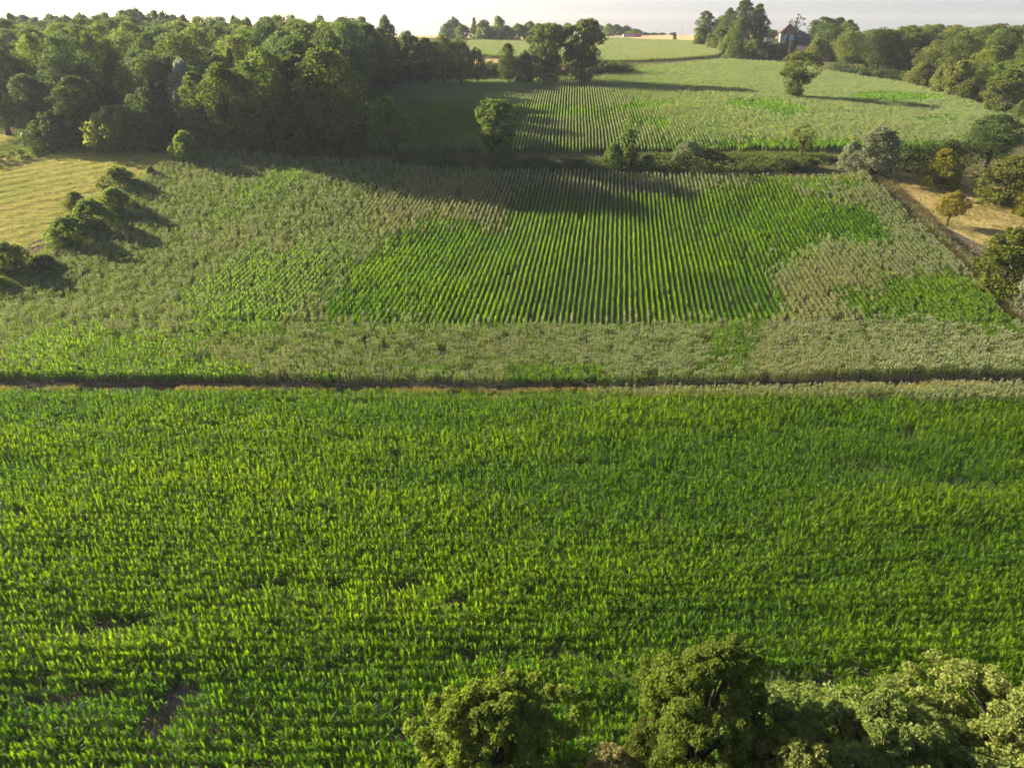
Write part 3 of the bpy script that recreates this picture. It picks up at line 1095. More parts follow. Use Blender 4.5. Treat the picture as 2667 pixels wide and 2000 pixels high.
def place(key, x, y, width, height, col, label, group=None, which=None, turn=None, sink=0.0, name=None):
    pr = PROTO[key]
    crown, trunk, W, H = pr[rt.randrange(len(pr)) if which is None else which % len(pr)]
    nm = name or NAMES[key]
    e = bpy.data.objects.new(nm, None)
    COL.objects.link(e)
    e.empty_display_size = 0.3
    e.location = (x, y, tz(x, y) - sink)
    e.rotation_euler = (0, 0, rt.uniform(0, 6.28) if turn is None else turn)
    e.scale = (width / W * rt.uniform(0.96, 1.04), width / W * rt.uniform(0.96, 1.04), height / H)
    c = bpy.data.objects.new('crown', crown)
    t = bpy.data.objects.new('trunk', trunk)
    j = rt.uniform(0.85, 1.15)
    c.color = (col[0] * j * rt.uniform(0.92, 1.1), col[1] * j, col[2] * j, 1)
    for q in (c, t):
        COL.objects.link(q)
        q.parent = e
    return tag(e, label, CATS.get(key, 'tree'), group)


def stand(key, px, base, top, wpx, col, label, group=None, **kw):
    """a tree whose foot and top are seen at these points"""
    x, y = hit(px, base)
    zc = proj(x, y, tz(x, y))[2]
    z1 = at_depth(px, top, y)[2]
    return place(key, x, y, wpx * float(zc) / F_PX, max(0.8, z1 - tz(x, y)), col, label, group, **kw)


def rise(key, px, Y, top, wpx, col, label, group=None, **kw):
    """a tree whose foot is hidden: it stands Y metres ahead"""
    x, y, z1 = at_depth(px, top, Y)
    zc = proj(x, y, z1)[2]
    return place(key, x, y, wpx * float(zc) / F_PX, max(2.0, z1 - tz(x, y)), col, label, group, **kw)


# single trees between the fields
stand('leaning', 1030, 420, 250, 118, FRESH, 'leaning dark tree at the shady end of the bramble bank', turn=0.2)
stand('column', 1297, 422, 256, 112, OAK, 'dense dark column-shaped tree rising from the middle of the bramble bank')
stand('sparse', 1632, 428, 298, 62, FRESH, 'thin twisted tree above the bramble bank', which=1)
stand('bush', 1597, 440, 374, 58, FRESH, 'tall green bush left of the thin twisted tree', name='bush')
stand('cone', 1640, 436, 372, 50, FRESH, 'pointed green bush at the foot of the thin twisted tree', name='bush')
stand('willow', 1790, 424, 366, 78, PALE, 'small silvery willow bush on the bramble bank')
stand('bush', 1850, 424, 385, 80, DARK, 'low dark bush right of the small silvery willow')
stand('sparse', 2084, 412, 324, 66, (0.14, 0.15, 0.025), 'thin yellow-green young tree at the right end of the bank', which=0)
stand('vase', 2066, 264, 133, 96, OAK, 'lone broad-topped tree in the middle of the upper field')
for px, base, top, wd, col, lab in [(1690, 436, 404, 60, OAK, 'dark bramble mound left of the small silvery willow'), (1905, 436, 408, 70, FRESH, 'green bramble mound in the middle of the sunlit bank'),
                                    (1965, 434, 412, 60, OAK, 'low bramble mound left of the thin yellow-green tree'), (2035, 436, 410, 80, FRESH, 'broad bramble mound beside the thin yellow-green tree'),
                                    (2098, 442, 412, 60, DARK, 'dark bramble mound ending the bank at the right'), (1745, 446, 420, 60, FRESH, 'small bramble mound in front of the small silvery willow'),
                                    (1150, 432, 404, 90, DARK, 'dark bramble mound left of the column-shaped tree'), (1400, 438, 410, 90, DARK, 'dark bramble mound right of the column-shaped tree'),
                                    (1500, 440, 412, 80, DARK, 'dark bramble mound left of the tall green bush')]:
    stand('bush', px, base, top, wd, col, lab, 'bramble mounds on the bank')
# right pasture and its hedge
stand('willow', 2272, 455, 330, 118, PALE, 'large silvery willow at the corner of the pasture')
stand('willow', 2208, 445, 368, 62, PALE, 'smaller silvery willow left of the large one')
stand('round', 2442, 487, 388, 98, YEL, 'golden-leaved tree at the top of the pasture')
stand('oak', 2565, 440, 298, 150, DARK, 'dark spreading tree behind the pasture')
stand('round', 2612, 528, 405, 150, (0.15, 0.15, 0.03), 'yellow-green tree casting shade at the right of the pasture')
stand('bush', 2668, 560, 492, 70, YEL, 'golden bush cut by the right edge beside the pasture')
stand('ball', 2466, 588, 500, 76, (0.19, 0.165, 0.03), 'small round golden tree standing alone in the pasture')
stand('round', 2604, 765, 592, 155, (0.095, 0.115, 0.018), 'rounded green tree at the lower end of the pasture')
stand('willow', 2680, 815, 680, 95, PALE, 'pale bush at the right edge below the rounded tree')
# bushes along the left boundary
LBG = 'bushes along the edge of the hay field'
stand('bush', 492, 430, 342, 88, FRESH, 'light green pointed bush at the corner by the wood', LBG, name='bush')
stand('cone', 556, 404, 346, 32, FRESH, 'slim sapling just right of the pointed corner bush', LBG, name='sapling')
stand('bush', 316, 494, 434, 98, OAK, 'dark rounded bush standing alone between hay and maize', LBG)
stand('bush', 397, 466, 434, 32, OAK, 'small dark bush between the lone bush and the corner', LBG)
stand('bush', 200, 540, 500, 54, OAK, 'small bush standing out into the hay field', LBG)
stand('bush', 310, 566, 490, 96, FRESH, 'upper right bush of the cluster of three', LBG)
stand('bush', 252, 608, 518, 122, (0.12, 0.15, 0.035), 'middle bush of the cluster of three', LBG)
stand('bush', 190, 645, 562, 122, (0.13, 0.155, 0.038), 'lower left bush of the cluster of three', LBG)
stand('bush', 42, 718, 632, 104, OAK, 'bush near the left edge below the cluster of three', LBG)
stand('bush', 122, 712, 664, 84, DARK, 'low dark bush beside the one at the left edge', LBG)
stand('bush', 10, 768, 720, 70, FRESH, 'pale low bush cut by the left edge', LBG)
stand('bush', 165, 668, 640, 60, FRESH, 'low pale bramble clump below the cluster of three', LBG)
stand('bush', 440, 440, 418, 60, OAK, 'low bramble clump right of the small dark bush', LBG)
stand('bush', 358, 486, 466, 50, FRESH, 'low bramble clump beside the lone dark bush', LBG)

# the wood on the left: front rank
WG = 'trees at the front of the wood'
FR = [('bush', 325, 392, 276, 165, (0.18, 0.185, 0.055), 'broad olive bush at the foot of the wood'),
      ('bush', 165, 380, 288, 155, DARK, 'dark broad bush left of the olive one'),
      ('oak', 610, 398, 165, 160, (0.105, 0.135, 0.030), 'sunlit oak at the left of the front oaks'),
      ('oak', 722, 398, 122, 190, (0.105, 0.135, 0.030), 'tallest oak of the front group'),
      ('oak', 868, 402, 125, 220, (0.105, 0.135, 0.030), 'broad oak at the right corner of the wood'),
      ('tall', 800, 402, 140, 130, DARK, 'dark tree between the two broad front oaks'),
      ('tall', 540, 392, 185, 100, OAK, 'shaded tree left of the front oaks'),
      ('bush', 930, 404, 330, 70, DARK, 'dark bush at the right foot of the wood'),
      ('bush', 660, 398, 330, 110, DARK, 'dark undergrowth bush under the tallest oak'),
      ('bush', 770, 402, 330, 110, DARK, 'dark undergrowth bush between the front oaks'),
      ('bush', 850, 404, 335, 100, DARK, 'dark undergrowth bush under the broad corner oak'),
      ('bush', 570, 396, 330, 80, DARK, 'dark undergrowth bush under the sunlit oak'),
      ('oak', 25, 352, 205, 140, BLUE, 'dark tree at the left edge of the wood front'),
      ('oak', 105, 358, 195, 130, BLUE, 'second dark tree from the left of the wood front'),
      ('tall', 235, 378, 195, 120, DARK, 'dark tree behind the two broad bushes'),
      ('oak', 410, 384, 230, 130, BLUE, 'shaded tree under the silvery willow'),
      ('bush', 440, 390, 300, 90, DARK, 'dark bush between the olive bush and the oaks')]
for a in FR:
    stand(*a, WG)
rise('willow', 466, 177, 156, 96, (0.30, 0.32, 0.22), 'silvery willow crown standing out of the wood', WG, name='willow_tree')
rise('cone', 592, 186, 116, 55, (0.11, 0.14, 0.05), 'pale pointed tree top above the front oaks', WG)
rise('cone', 472, 176, 230, 50, (0.10, 0.125, 0.025), 'yellow-green slim tree under the silvery willow', WG)

# the wood: the rest of the canopy, each tree by itself
SKY_L = [(-200, 45), (0, 42), (60, 62), (130, 55), (200, 46), (300, 40), (430, 52), (470, 34), (540, 34), (600, 54), (700, 42), (800, 40), (880, 44), (980, 52), (1040, 62), (1090, 82), (1150, 96), (1250, 140)]
SKY_R = [(2080, 70), (2150, 50), (2190, 47), (2230, 66), (2280, 72), (2330, 70), (2380, 70), (2440, 60), (2500, 60), (2560, 52), (2600, 70), (2667, 47), (2800, 50)]


TONE = {OAK: 'mid green', DARK: 'dark green', FRESH: 'fresh green', OLV: 'olive', BLUE: 'bluish green'}


def fill(poly, spacing, skyline, hs, wr, group, labels, marks, seed, key='woodland', cols=(OAK, DARK, DARK, FRESH, OLV, BLUE)):
    rg = random.Random(seed)
    poly = np.array(poly, float)
    x0, y0 = poly.min(0)
    x1, y1 = poly.max(0)
    pts = []
    tries = 0
    sx, sy = [q[0] for q in skyline], [q[1] for q in skyline]
    while tries < 6000:
        tries += 1
        x, y = rg.uniform(x0, x1), rg.uniform(y0, y1)
        if not inpoly(np.array([x]), np.array([y]), poly)[0]:
            continue
        if any((x - a) ** 2 + (y - b) ** 2 < spacing ** 2 for a, b in pts):
            continue
        px = float(proj(x, y, tz(x, y) + 15)[0])
        if px < -60 or px > 2730:
            continue
        pts.append((x, y))
        top = at_depth(px, float(np.interp(px, sx, sy)) + rg.uniform(-6, 26), y)[2]
        h = min(rg.uniform(*hs), top - tz(x, y))
        if h < 6:
            continue
        far = 2 if y > 255 else 1 if y > 205 else 0
        col = cols[rg.randrange(len(cols))]
        lm = [m for lim, m in marks if px < lim][0]
        place(key, x, y, rg.uniform(*wr), h, col, '%s %s %s' % (TONE[col], labels[far], lm), group)
    return pts


fill([(-150, 182), (-52, 180), (-46, 205), (-46, 245), (-60, 300), (-75, 330), (-260, 330), (-260, 250)], 8.6, SKY_L, (15, 22), (11.5, 16), 'canopy of the wood on the left',
     ['crown just behind the front rank', 'crown halfway up the wood', 'crown at the top of the wood'],
     [(90, 'by the left edge'), (200, 'above the dark broad bush'), (340, 'above the olive bush'), (430, 'left of the silvery willow'), (520, 'behind the silvery willow'), (620, 'behind the pale pointed tree top'),
      (700, 'left behind the tallest oak'), (780, 'right behind the tallest oak'), (880, 'behind the broad corner oak'), (9999, 'at its right shoulder')], 5)
for k, (x, y, h, wd) in enumerate([(-45, 182, 21, 13), (-47, 193, 22, 13), (-44, 204, 22.5, 13), (-46, 215, 22, 13), (-44, 226, 21, 13), (-47, 237, 20, 13), (-57, 188, 22, 14), (-57, 210, 22, 14)]):
    place('woodland', x, y, wd, h, DARK if k % 2 else BLUE, '%s tree from the corner oak along the right edge of the wood' % 'first second third fourth fifth sixth seventh eighth'.split()[k], 'trees on the right edge of the wood')
# line of trees down the right side of the wood, trunks showing
HW = 'hedgerow trees at the top of the shaded upper field'
for k, (px, Y, top, wd, key, col) in enumerate([(1010, 246, 85, 80, 'tall', DARK), (1060, 250, 82, 85, 'oak', DARK), (1105, 252, 96, 75, 'tall', DARK), (1150, 254, 90, 85, 'oak', OAK), (1195, 256, 100, 80, 'oak', OAK),
                                                (1240, 258, 122, 50, 'oak', DARK), (985, 238, 70, 90, 'tall', DARK), (960, 225, 62, 90, 'tall', DARK)]):
    rise(key, px, Y, top, wd, col, ['shaded hedgerow tree beside the wood', 'dark hedgerow tree second from the wood', 'slender hedgerow tree with bare lower trunk', 'hedgerow tree with a flat green top',
                                    'hedgerow tree near the gap showing wheat', 'small hedgerow tree at the left of the wheat gap', 'dark tree at the right edge of the wood', 'dark tree at the right shoulder of the wood'][k], HW)
rise('oak', 1322, 258, 114, 58, OAK, 'small round tree right of the wheat gap', HW)
rise('bush', 1365, 258, 135, 60, DARK, 'low dark tree between the small round tree and the big oak', HW)
rise('column', 1422, 259, 60, 112, OAK, 'big oak left of the pair in the hedgerow', HW)
rise('column', 1520, 260, 48, 104, OAK, 'tallest oak at the right end of the hedgerow', HW)


# hedges: long low masses of leaves
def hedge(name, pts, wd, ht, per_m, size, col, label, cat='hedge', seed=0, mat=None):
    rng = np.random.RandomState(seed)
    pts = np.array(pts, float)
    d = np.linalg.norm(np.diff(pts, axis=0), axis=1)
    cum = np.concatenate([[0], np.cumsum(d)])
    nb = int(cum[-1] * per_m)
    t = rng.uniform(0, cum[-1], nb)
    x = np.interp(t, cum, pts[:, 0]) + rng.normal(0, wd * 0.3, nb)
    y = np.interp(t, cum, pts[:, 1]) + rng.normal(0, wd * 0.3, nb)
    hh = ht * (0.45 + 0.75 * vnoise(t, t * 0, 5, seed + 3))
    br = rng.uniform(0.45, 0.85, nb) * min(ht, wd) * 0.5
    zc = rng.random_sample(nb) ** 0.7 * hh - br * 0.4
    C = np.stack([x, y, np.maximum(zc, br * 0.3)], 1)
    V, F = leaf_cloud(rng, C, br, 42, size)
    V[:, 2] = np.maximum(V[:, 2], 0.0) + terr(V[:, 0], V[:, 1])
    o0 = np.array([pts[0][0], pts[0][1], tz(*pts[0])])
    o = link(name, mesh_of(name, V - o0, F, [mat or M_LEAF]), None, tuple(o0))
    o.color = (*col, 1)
    return tag(o, label, cat)


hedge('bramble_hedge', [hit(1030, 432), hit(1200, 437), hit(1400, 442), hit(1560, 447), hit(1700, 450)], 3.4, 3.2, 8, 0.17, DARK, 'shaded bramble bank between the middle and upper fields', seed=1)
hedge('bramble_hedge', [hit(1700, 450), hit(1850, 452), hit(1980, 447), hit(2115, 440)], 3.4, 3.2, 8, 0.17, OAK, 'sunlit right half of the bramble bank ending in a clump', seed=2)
hedge('hedge', [hit(2320, 448), hit(2420, 446), hit(2520, 440)], 3.0, 6.2, 9, 0.2, (0.06, 0.075, 0.018), 'tall straight hedge at the back of the pasture', seed=3)
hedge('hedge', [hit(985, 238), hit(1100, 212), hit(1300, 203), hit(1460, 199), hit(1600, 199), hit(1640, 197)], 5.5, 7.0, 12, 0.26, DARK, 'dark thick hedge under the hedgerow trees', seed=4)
hedge('hedge', [hit(-40, 434), hit(60, 412), hit(125, 396)], 2.6, 1.7, 5, 0.18, OAK, 'low hedge bank between the two hay fields at the far left', seed=5)
hedge('bramble_hedge', [hit(2290, 480), hit(2400, 572), hit(2500, 660), hit(2600, 770), hit(2667, 835)], 1.2, 0.9, 4, 0.13, OLV, 'low brambles along the pasture fence', seed=6)
hedge('bramble_hedge', [hit(30, 725), hit(140, 672), hit(205, 638), hit(300, 565), hit(345, 496), hit(405, 466), hit(470, 436)], 2.2, 1.2, 5, 0.14, (0.13, 0.15, 0.035), 'low bramble growth linking the bushes along the hay field', seed=10)
hedge('bramble_hedge', [hit(455, 425), hit(520, 410), hit(600, 402)], 2.0, 1.4, 5, 0.15, OAK, 'low brambles from the corner bush to the wood', seed=7)

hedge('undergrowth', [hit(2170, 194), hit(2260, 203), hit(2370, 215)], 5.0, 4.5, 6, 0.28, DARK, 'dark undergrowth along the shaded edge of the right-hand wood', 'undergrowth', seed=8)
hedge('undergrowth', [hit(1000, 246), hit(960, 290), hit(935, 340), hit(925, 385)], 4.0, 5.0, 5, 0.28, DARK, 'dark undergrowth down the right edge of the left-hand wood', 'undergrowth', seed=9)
# right-hand wood
RW = 'trees of the wood on the right'
e0, e1, e2, e3 = hit(2200, 196), hit(2370, 216), hit(2460, 250), hit(2590, 300)
fill([(e0[0], e0[1] + 6), (e1[0] + 2, e1[1] + 8), (e2[0] + 6, e2[1] + 10), (e3[0] + 12, e3[1] + 6), (215, 225), (250, 300), (200, 350), (140, 345)], 8.2, SKY_R, (11, 18), (10, 14), RW,
     ['tree low in the right wood', 'tree inside the right wood', 'tree deep in the right wood'],
     [(2230, 'just right of the house'), (2330, 'behind the shaded field corner'), (2420, 'above the yellowish corner bush'), (2500, 'above the leaning pole'), (2570, 'left above the dark round tree'), (2630, 'above the dark round tree'), (9999, 'by the right edge')], 9, cols=(OAK, FRESH, OLV, DARK, OAK))
EG = 'bushes along the edge of the right-hand wood'
for px, base, top, wd, col, key, lab in [(2392, 222, 165, 70, OLV, 'bush', 'yellowish bush at the corner of the right-hand wood'), (2440, 250, 168, 62, OLV, 'bush', 'bush beside the leaning pole'),
                                         (2480, 258, 158, 90, OLV, 'round', 'olive rounded tree beside the leaning pole'), (2515, 268, 205, 62, (0.11, 0.12, 0.025), 'bush', 'light green bush under the leaning pole'),
                                         (2560, 272, 225, 60, OLV, 'bush', 'bush between the leaning pole and the dark round tree'), (2600, 298, 180, 100, OAK, 'round', 'dark round tree at the lower corner of the right-hand wood'),
                                         (2655, 318, 260, 60, FRESH, 'bush', 'bright bush at the right edge below the wood')]:
    stand(key, px, base, top, wd, col, lab, EG)
# trees round the house
HG = 'trees round the house on the hill'
for k, (key, px, Y, top, wd, col, lab) in enumerate([
        ('tall', 1842, 400, 28, 58, OAK, 'slim tree at the left end of the clump by the house'), ('oak', 1885, 395, 40, 70, OAK, 'tree behind the left end of the clump'),
        ('oak', 1905, 380, 22, 62, DARK, 'dark spreading tree in the clump by the house'), ('tall', 1945, 365, -4, 70, DARK, 'tallest dark tree of the clump by the house'),
        ('tall', 1980, 368, 8, 55, OAK, 'tall slim tree at the right of the clump'), ('tall', 1990, 360, 40, 50, DARK, 'dark ragged tree nearest the tower'),
        ('bush', 1832, 400, 66, 50, FRESH, 'bush at the foot of the slim left tree'), ('bush', 1870, 380, 76, 60, FRESH, 'second bush along the sloping hedge'), ('bush', 1895, 365, 90, 50, FRESH, 'third bush along the sloping hedge'),
        ('oak', 1930, 360, 50, 50, FRESH, 'light green tree in front of the tall dark ones'),
        ('bush', 1918, 340, 108, 60, OAK, 'round bush at the lower end of the sloping hedge'), ('bush', 1965, 338, 104, 70, OAK, 'bush below the tall dark trees'), ('bush', 2000, 337, 108, 60, DARK, 'dark bush left of the tower'),
        ('bush', 2030, 336, 112, 50, DARK, 'dark bush under the tower'), ('bare', 2078, 372, 38, 56, (0.07, 0.085, 0.04), 'half bare tree behind the tower roof'),
        ('oak', 2150, 372, 45, 95, OAK, 'broad tree behind the long roof'), ('oak', 2190, 372, 46, 55, OAK, 'tree right of the broad one behind the roofs'), ('bush', 2128, 325, 100, 45, OLV, 'yellowish bush in front of the long roof'),
        ('bush', 2178, 322, 112, 50, OLV, 'reddish tinged bush right of the long roof'), ('oak', 2215, 318, 80, 75, DARK, 'dark tree at the left of the right-hand wood'),
        ('spire', 2074, 333, 84, 16, (0.02, 0.035, 0.015), 'taller dark cypress in front of the tower'), ('spire', 2053, 332, 92, 11, (0.02, 0.035, 0.015), 'slimmer dark cypress in front of the tower window'),
        ('oak', 2012, 420, 78, 40, FRESH, 'pale distant tree left of the tower')]):
    rise(key, px, Y, top, wd, col, lab, HG)
# distant trees along the skyline
DG = 'distant trees on the skyline'
for px, Y, top, wd, col, key, lab in [
        (1165, 520, 60, 50, BLUE, 'far', 'round bluish distant tree right of the wood'), (1180, 540, 45, 42, BLUE, 'far', 'taller bluish distant tree of the left pair'), (1205, 500, 64, 45, OAK, 'far', 'dark distant tree on the wheat hill'),
        (1234, 470, 44, 26, OLV, 'cone', 'pointed distant conifer on the skyline'), (1262, 465, 54, 60, OAK, 'far', 'distant tree right of the conifer'), (1296, 470, 44, 52, OAK, 'far', 'tall distant tree with a gap beside it'),
        (1322, 470, 68, 40, FRESH, 'far', 'low distant tree left of the long row'), (1350, 475, 62, 50, FRESH, 'far', 'distant tree at the start of the long row'), (1378, 475, 56, 50, FRESH, 'far', 'tallest distant tree of the long row'),
        (1408, 480, 64, 50, FRESH, 'far', 'distant tree left behind the big oak'), (1445, 480, 62, 60, FRESH, 'far', 'distant tree behind the big oak'), (1480, 485, 60, 50, FRESH, 'far', 'distant tree between the two big oaks'),
        (1560, 640, 66, 60, BLUE, 'far', 'bluish distant tree right of the tallest oak'), (1586, 600, 63, 40, FRESH, 'far', 'light green distant tree left of the barn'), (1606, 640, 64, 42, BLUE, 'far', 'bluish distant tree behind the barn'),
        (1632, 640, 68, 40, BLUE, 'far', 'second bluish distant tree behind the barn'), (1654, 620, 76, 50, FRESH, 'far', 'low green distant tree above the barn roof'), (1684, 620, 86, 26, BLUE, 'far', 'small dark distant tree right of the barn'),
        (1702, 620, 92, 30, OAK, 'far', 'low distant bush left of the first pole'), (1724, 620, 90, 22, FRESH, 'far', 'small green distant bush right of the first pole'), (1750, 610, 94, 16, BLUE, 'far', 'small distant bush by the dark slim tree')]:
    rise(key, px, Y, top, wd, col, lab, DG, name='distant_tree')
rise('spire', 1758, 520, 84, 11, (0.02, 0.03, 0.02), 'dark slim tree standing in the hilltop wheat', DG, name='distant_tree')
rise('bush', 1757, 470, 106, 10, DARK, 'tiny dark bush at the edge of the hilltop wheat', DG)
for k in range(16):
    px = 40 + k * 27 + rt.uniform(-14, 14)
    rise('far', px, 400 + 30 * math.sin(k * 1.7), [44, 40, 38, 36, 42, 38, 32, 38, 36, 34, 28, 20, 24, 26, 28, 38][k] + 2 + rt.uniform(-3, 5), rt.uniform(55, 95), BLUE, '%s hazy tree from the left on the far hill behind the wood' % 'first second third fourth fifth sixth seventh eighth ninth tenth eleventh twelfth thirteenth fourteenth fifteenth sixteenth'.split()[k], 'hazy trees behind the left-hand wood', name='distant_tree')
for k, px in enumerate((470, 610, 640, 760, 830, 900, 1000)):
    rise('far', px, 345, 40 + 4 * (k % 3), 60, OAK, '%s ridge-line tree top of the left-hand wood' % 'leftmost second third fourth fifth sixth rightmost'.split()[k], 'ridge trees of the left-hand wood', name='distant_tree')
rise('cone', 22, 330, 30, 60, OLV, 'leaning pointed tree on the skyline at the left edge', DG, name='conical_tree')

# trees right under the camera
NG = 'trees at the near edge of the field'
for k, (x, y, wd, h, col, lab) in enumerate([
        (-1.0, 20.9, 9.0, 10.4, (0.134, 0.170, 0.024), 'fine-leaved yellow-green tree at the bottom centre'), (9.6, 22.4, 7.6, 11.2, (0.126, 0.166, 0.024), 'fine-leaved tree right of the bottom centre one'),
        (17.4, 20.7, 11.0, 9.3, (0.172, 0.198, 0.046), 'large pale green tree at the lower right'), (25.2, 21.0, 10.0, 8.7, (0.186, 0.204, 0.048), 'yellow-tipped tree at the lower right corner'),
        (13.0, 18.6, 7.6, 9.3, (0.175, 0.200, 0.050), 'pale tree cut by the bottom edge under the large one'), (20.8, 17.4, 8.0, 9.0, (0.156, 0.192, 0.050), 'green tree cut by the bottom edge near the right corner')]):
    place('close', x, y, wd, h, col, lab, NG, which=k)
place('shrub', 5.3, 22.3, 3.2, 4.2, (0.21, 0.20, 0.10), 'dry pale shrub between the two fine-leaved trees', NG)
place('shrub', 7.4, 23.2, 3.0, 5.2, (0.085, 0.10, 0.02), 'low green shrub beside the dry pale shrub', NG)


# ------------------------------------------------------------------ house on the hill
def house():
    Y = 345.0
    zg = tz(*at_depth(2055, 130, Y)[:2])
    k = float(proj(*at_depth(2055, 110, Y))[2]) / F_PX
    X = lambda px: at_depth(px, 100, Y)[0]
    Zp = lambda py: at_depth(2055, py, Y)[2] - zg
    e = bpy.data.objects.new('tower_house', None)
    COL.objects.link(e)
    x0 = X(2053)
    e.location = (x0, Y, zg)
    e.rotation_euler = (0, 0, -0.22)
    tag(e, 'cream tower house with pyramid roof and long brown roofs on the hill', 'house')
    hw = 20 * k
    ez, az = Zp(88), Zp(61)
    MB().box(-hw, hw, 0, 2 * hw, -1, ez).build('wall', M_STONEWALL, e)
    o = hw + 0.45
    r = MB()
    r.poly([(-o, hw - o, ez), (o, hw - o, ez), (0.3, hw, az)]).poly([(o, hw - o, ez), (o, hw + o, ez), (0.3, hw, az)]).poly([(o, hw + o, ez), (-o, hw + o, ez), (0.3, hw, az)])
    r.poly([(-o, hw + o, ez), (-o, hw - o, ez), (0.3, hw, az)]).poly([(-o, hw - o, ez), (-o, hw + o, ez), (o, hw + o, ez), (o, hw - o, ez)])
    r.build('roof', M_ROOF, e)
    for px, w_, h_, zc in ((2046, 0.45, 1.5, 97.5), (2062, 0.85, 2.1, 98.5)):
        xx, zz = X(px) - x0, Zp(zc)
        win = MB().box(xx - w_, xx + w_, -0.10, 0.002, zz - h_ / 2, zz + h_ / 2).build('window', M_DARK, e)
        for s in (-1, 1):
            MB().box(xx + s * w_ / 2 - w_ / 2 + 0.02, xx + s * w_ / 2 + w_ / 2 - 0.02, -0.16, -0.10, zz - h_ / 2 + 0.03, zz + h_ / 2 - 0.03).build('shutter', M_SHUTTER, win)
        MB().box(xx - w_ - 0.1, xx + w_ + 0.1, -0.2, 0.0, zz - h_ / 2 - 0.12, zz - h_ / 2 - 0.003).build('sill', M_STONEWALL, win)
    # main gabled house behind and right of the tower
    gx0, gx1, gax = X(2064) - x0, X(2114) - x0, X(2082) - x0
    ge, ga = Zp(98), Zp(80)
    g = MB()
    yb0, yb1 = 5.0, 17.0
    g.box(gx0, gx1, yb0, yb1, -1, ge)
    b = len(g.v)
    g.v += [(gx0, yb0, ge), (gx1, yb0, ge), (gax, yb0, ga - 0.15), (gx0, yb1, ge), (gx1, yb1, ge), (gax, yb1, ga - 0.15)]
    g.f += [(b, b + 1, b + 2), (b + 4, b + 3, b + 5)]
    g.build('gable_wall', M_STONEWALL, e)
    r = MB()
    for xa, xb in ((gx0 - 0.5, gax), (gx1 + 0.6, gax)):
        za = ge - 0.25
        v0 = len(r.v)
        r.v += [(xa, yb0 - 0.4, za), (xb, yb0 - 0.4, ga), (xb, yb1 + 0.4, ga), (xa, yb1 + 0.4, za), (xa, yb0 - 0.4, za + 0.25), (xb, yb0 - 0.4, ga + 0.25), (xb, yb1 + 0.4, ga + 0.25), (xa, yb1 + 0.4, za + 0.25)]
        r.f += [(v0, v0 + 1, v0 + 2, v0 + 3), (v0 + 4, v0 + 7, v0 + 6, v0 + 5), (v0, v0 + 4, v0 + 5, v0 + 1), (v0 + 3, v0 + 2, v0 + 6, v0 + 7), (v0, v0 + 3, v0 + 7, v0 + 4)]
    r.build('gable_roof', M_ROOF_OLD, e)
    for f in (0.35, 0.55, 0.75):
        xx = gax + (gx1 - gax) * f
        MB().box(xx - 0.1, xx + 0.1, yb0 - 0.05, yb0 + 0.05, ge - 2.2, ga - (ga - ge) * f - 0.3).build('timber', M_TIMBER, e)
    MB().box(gax - 1.6, gax - 0.8, 9, 9.8, ga - 1.2, ga + 0.9).build('chimney', M_STONEWALL, e)
    # long low wing in front, roof sloping towards the camera
    wx0, wx1 = X(2066) - x0, X(2128) - x0
    MB().box(wx0, wx1, -5.5, 2.4, -1.5, 2.2).build('wing_wall', M_STONEWALL, e)
    r = MB()
    r.poly([(wx0 - 0.3, -6.0, 1.9), (wx1 + 0.3, -6.0, 1.9), (wx1 + 0.3, 3.4, Zp(101)), (wx0 - 0.3, 3.4, Zp(101))])
    r.poly([(wx0 - 0.3, 3.4, Zp(101)), (wx1 + 0.3, 3.4, Zp(101)), (wx1 + 0.3, 4.7, Zp(104)), (wx0 - 0.3, 4.7, Zp(104))])
    r.build('wing_roof', M_ROOF_OLD, e)
    # small outbuilding left
    b = bpy.data.objects.new('outbuilding', None)
    COL.objects.link(b)
    bx = X(2020)
    b.location = (bx, 352, tz(bx, 352))
    tag(b, 'small pale outbuilding left of the tower', 'building')
    top = at_depth(2020, 98, 352)[2] - tz(bx, 352)
    MB().box(-2.1, 2.1, 0, 5, -1, top).build('wall', M_STONEWALL, b)
    MB().poly([(-2.4, -0.4, top - 0.1), (2.4, -0.4, top - 0.1), (2.4, 2.5, top + 1.1), (-2.4, 2.5, top + 1.1)]).poly([(2.4, 5.4, top - 0.1), (-2.4, 5.4, top - 0.1), (-2.4, 2.5, top + 1.1), (2.4, 2.5, top + 1.1)]).build('roof', M_ROOF_OLD, b)
    b = bpy.data.objects.new('barn', None)
    COL.objects.link(b)
    bx = at_depth(2170, 110, 345)[0]
    zz = tz(bx, 345)
    b.location = (bx, 345, zz)
    tag(b, 'low barn with a brown roof right of the house', 'barn')
    tp = at_depth(2170, 101, 345)[2] - zz
    MB().box(-4.2, 4.2, 0, 6, -1, tp - 2.0).build('wall', M_STONEWALL, b)
    MB().poly([(-4.5, -0.4, tp - 2.3), (4.5, -0.4, tp - 2.3), (4.5, 3, tp), (-4.5, 3, tp)]).poly([(4.5, 6.4, tp - 2.3), (-4.5, 6.4, tp - 2.3), (-4.5, 3, tp), (4.5, 3, tp)]).build('roof', M_ROOF_OLD, b)


house()


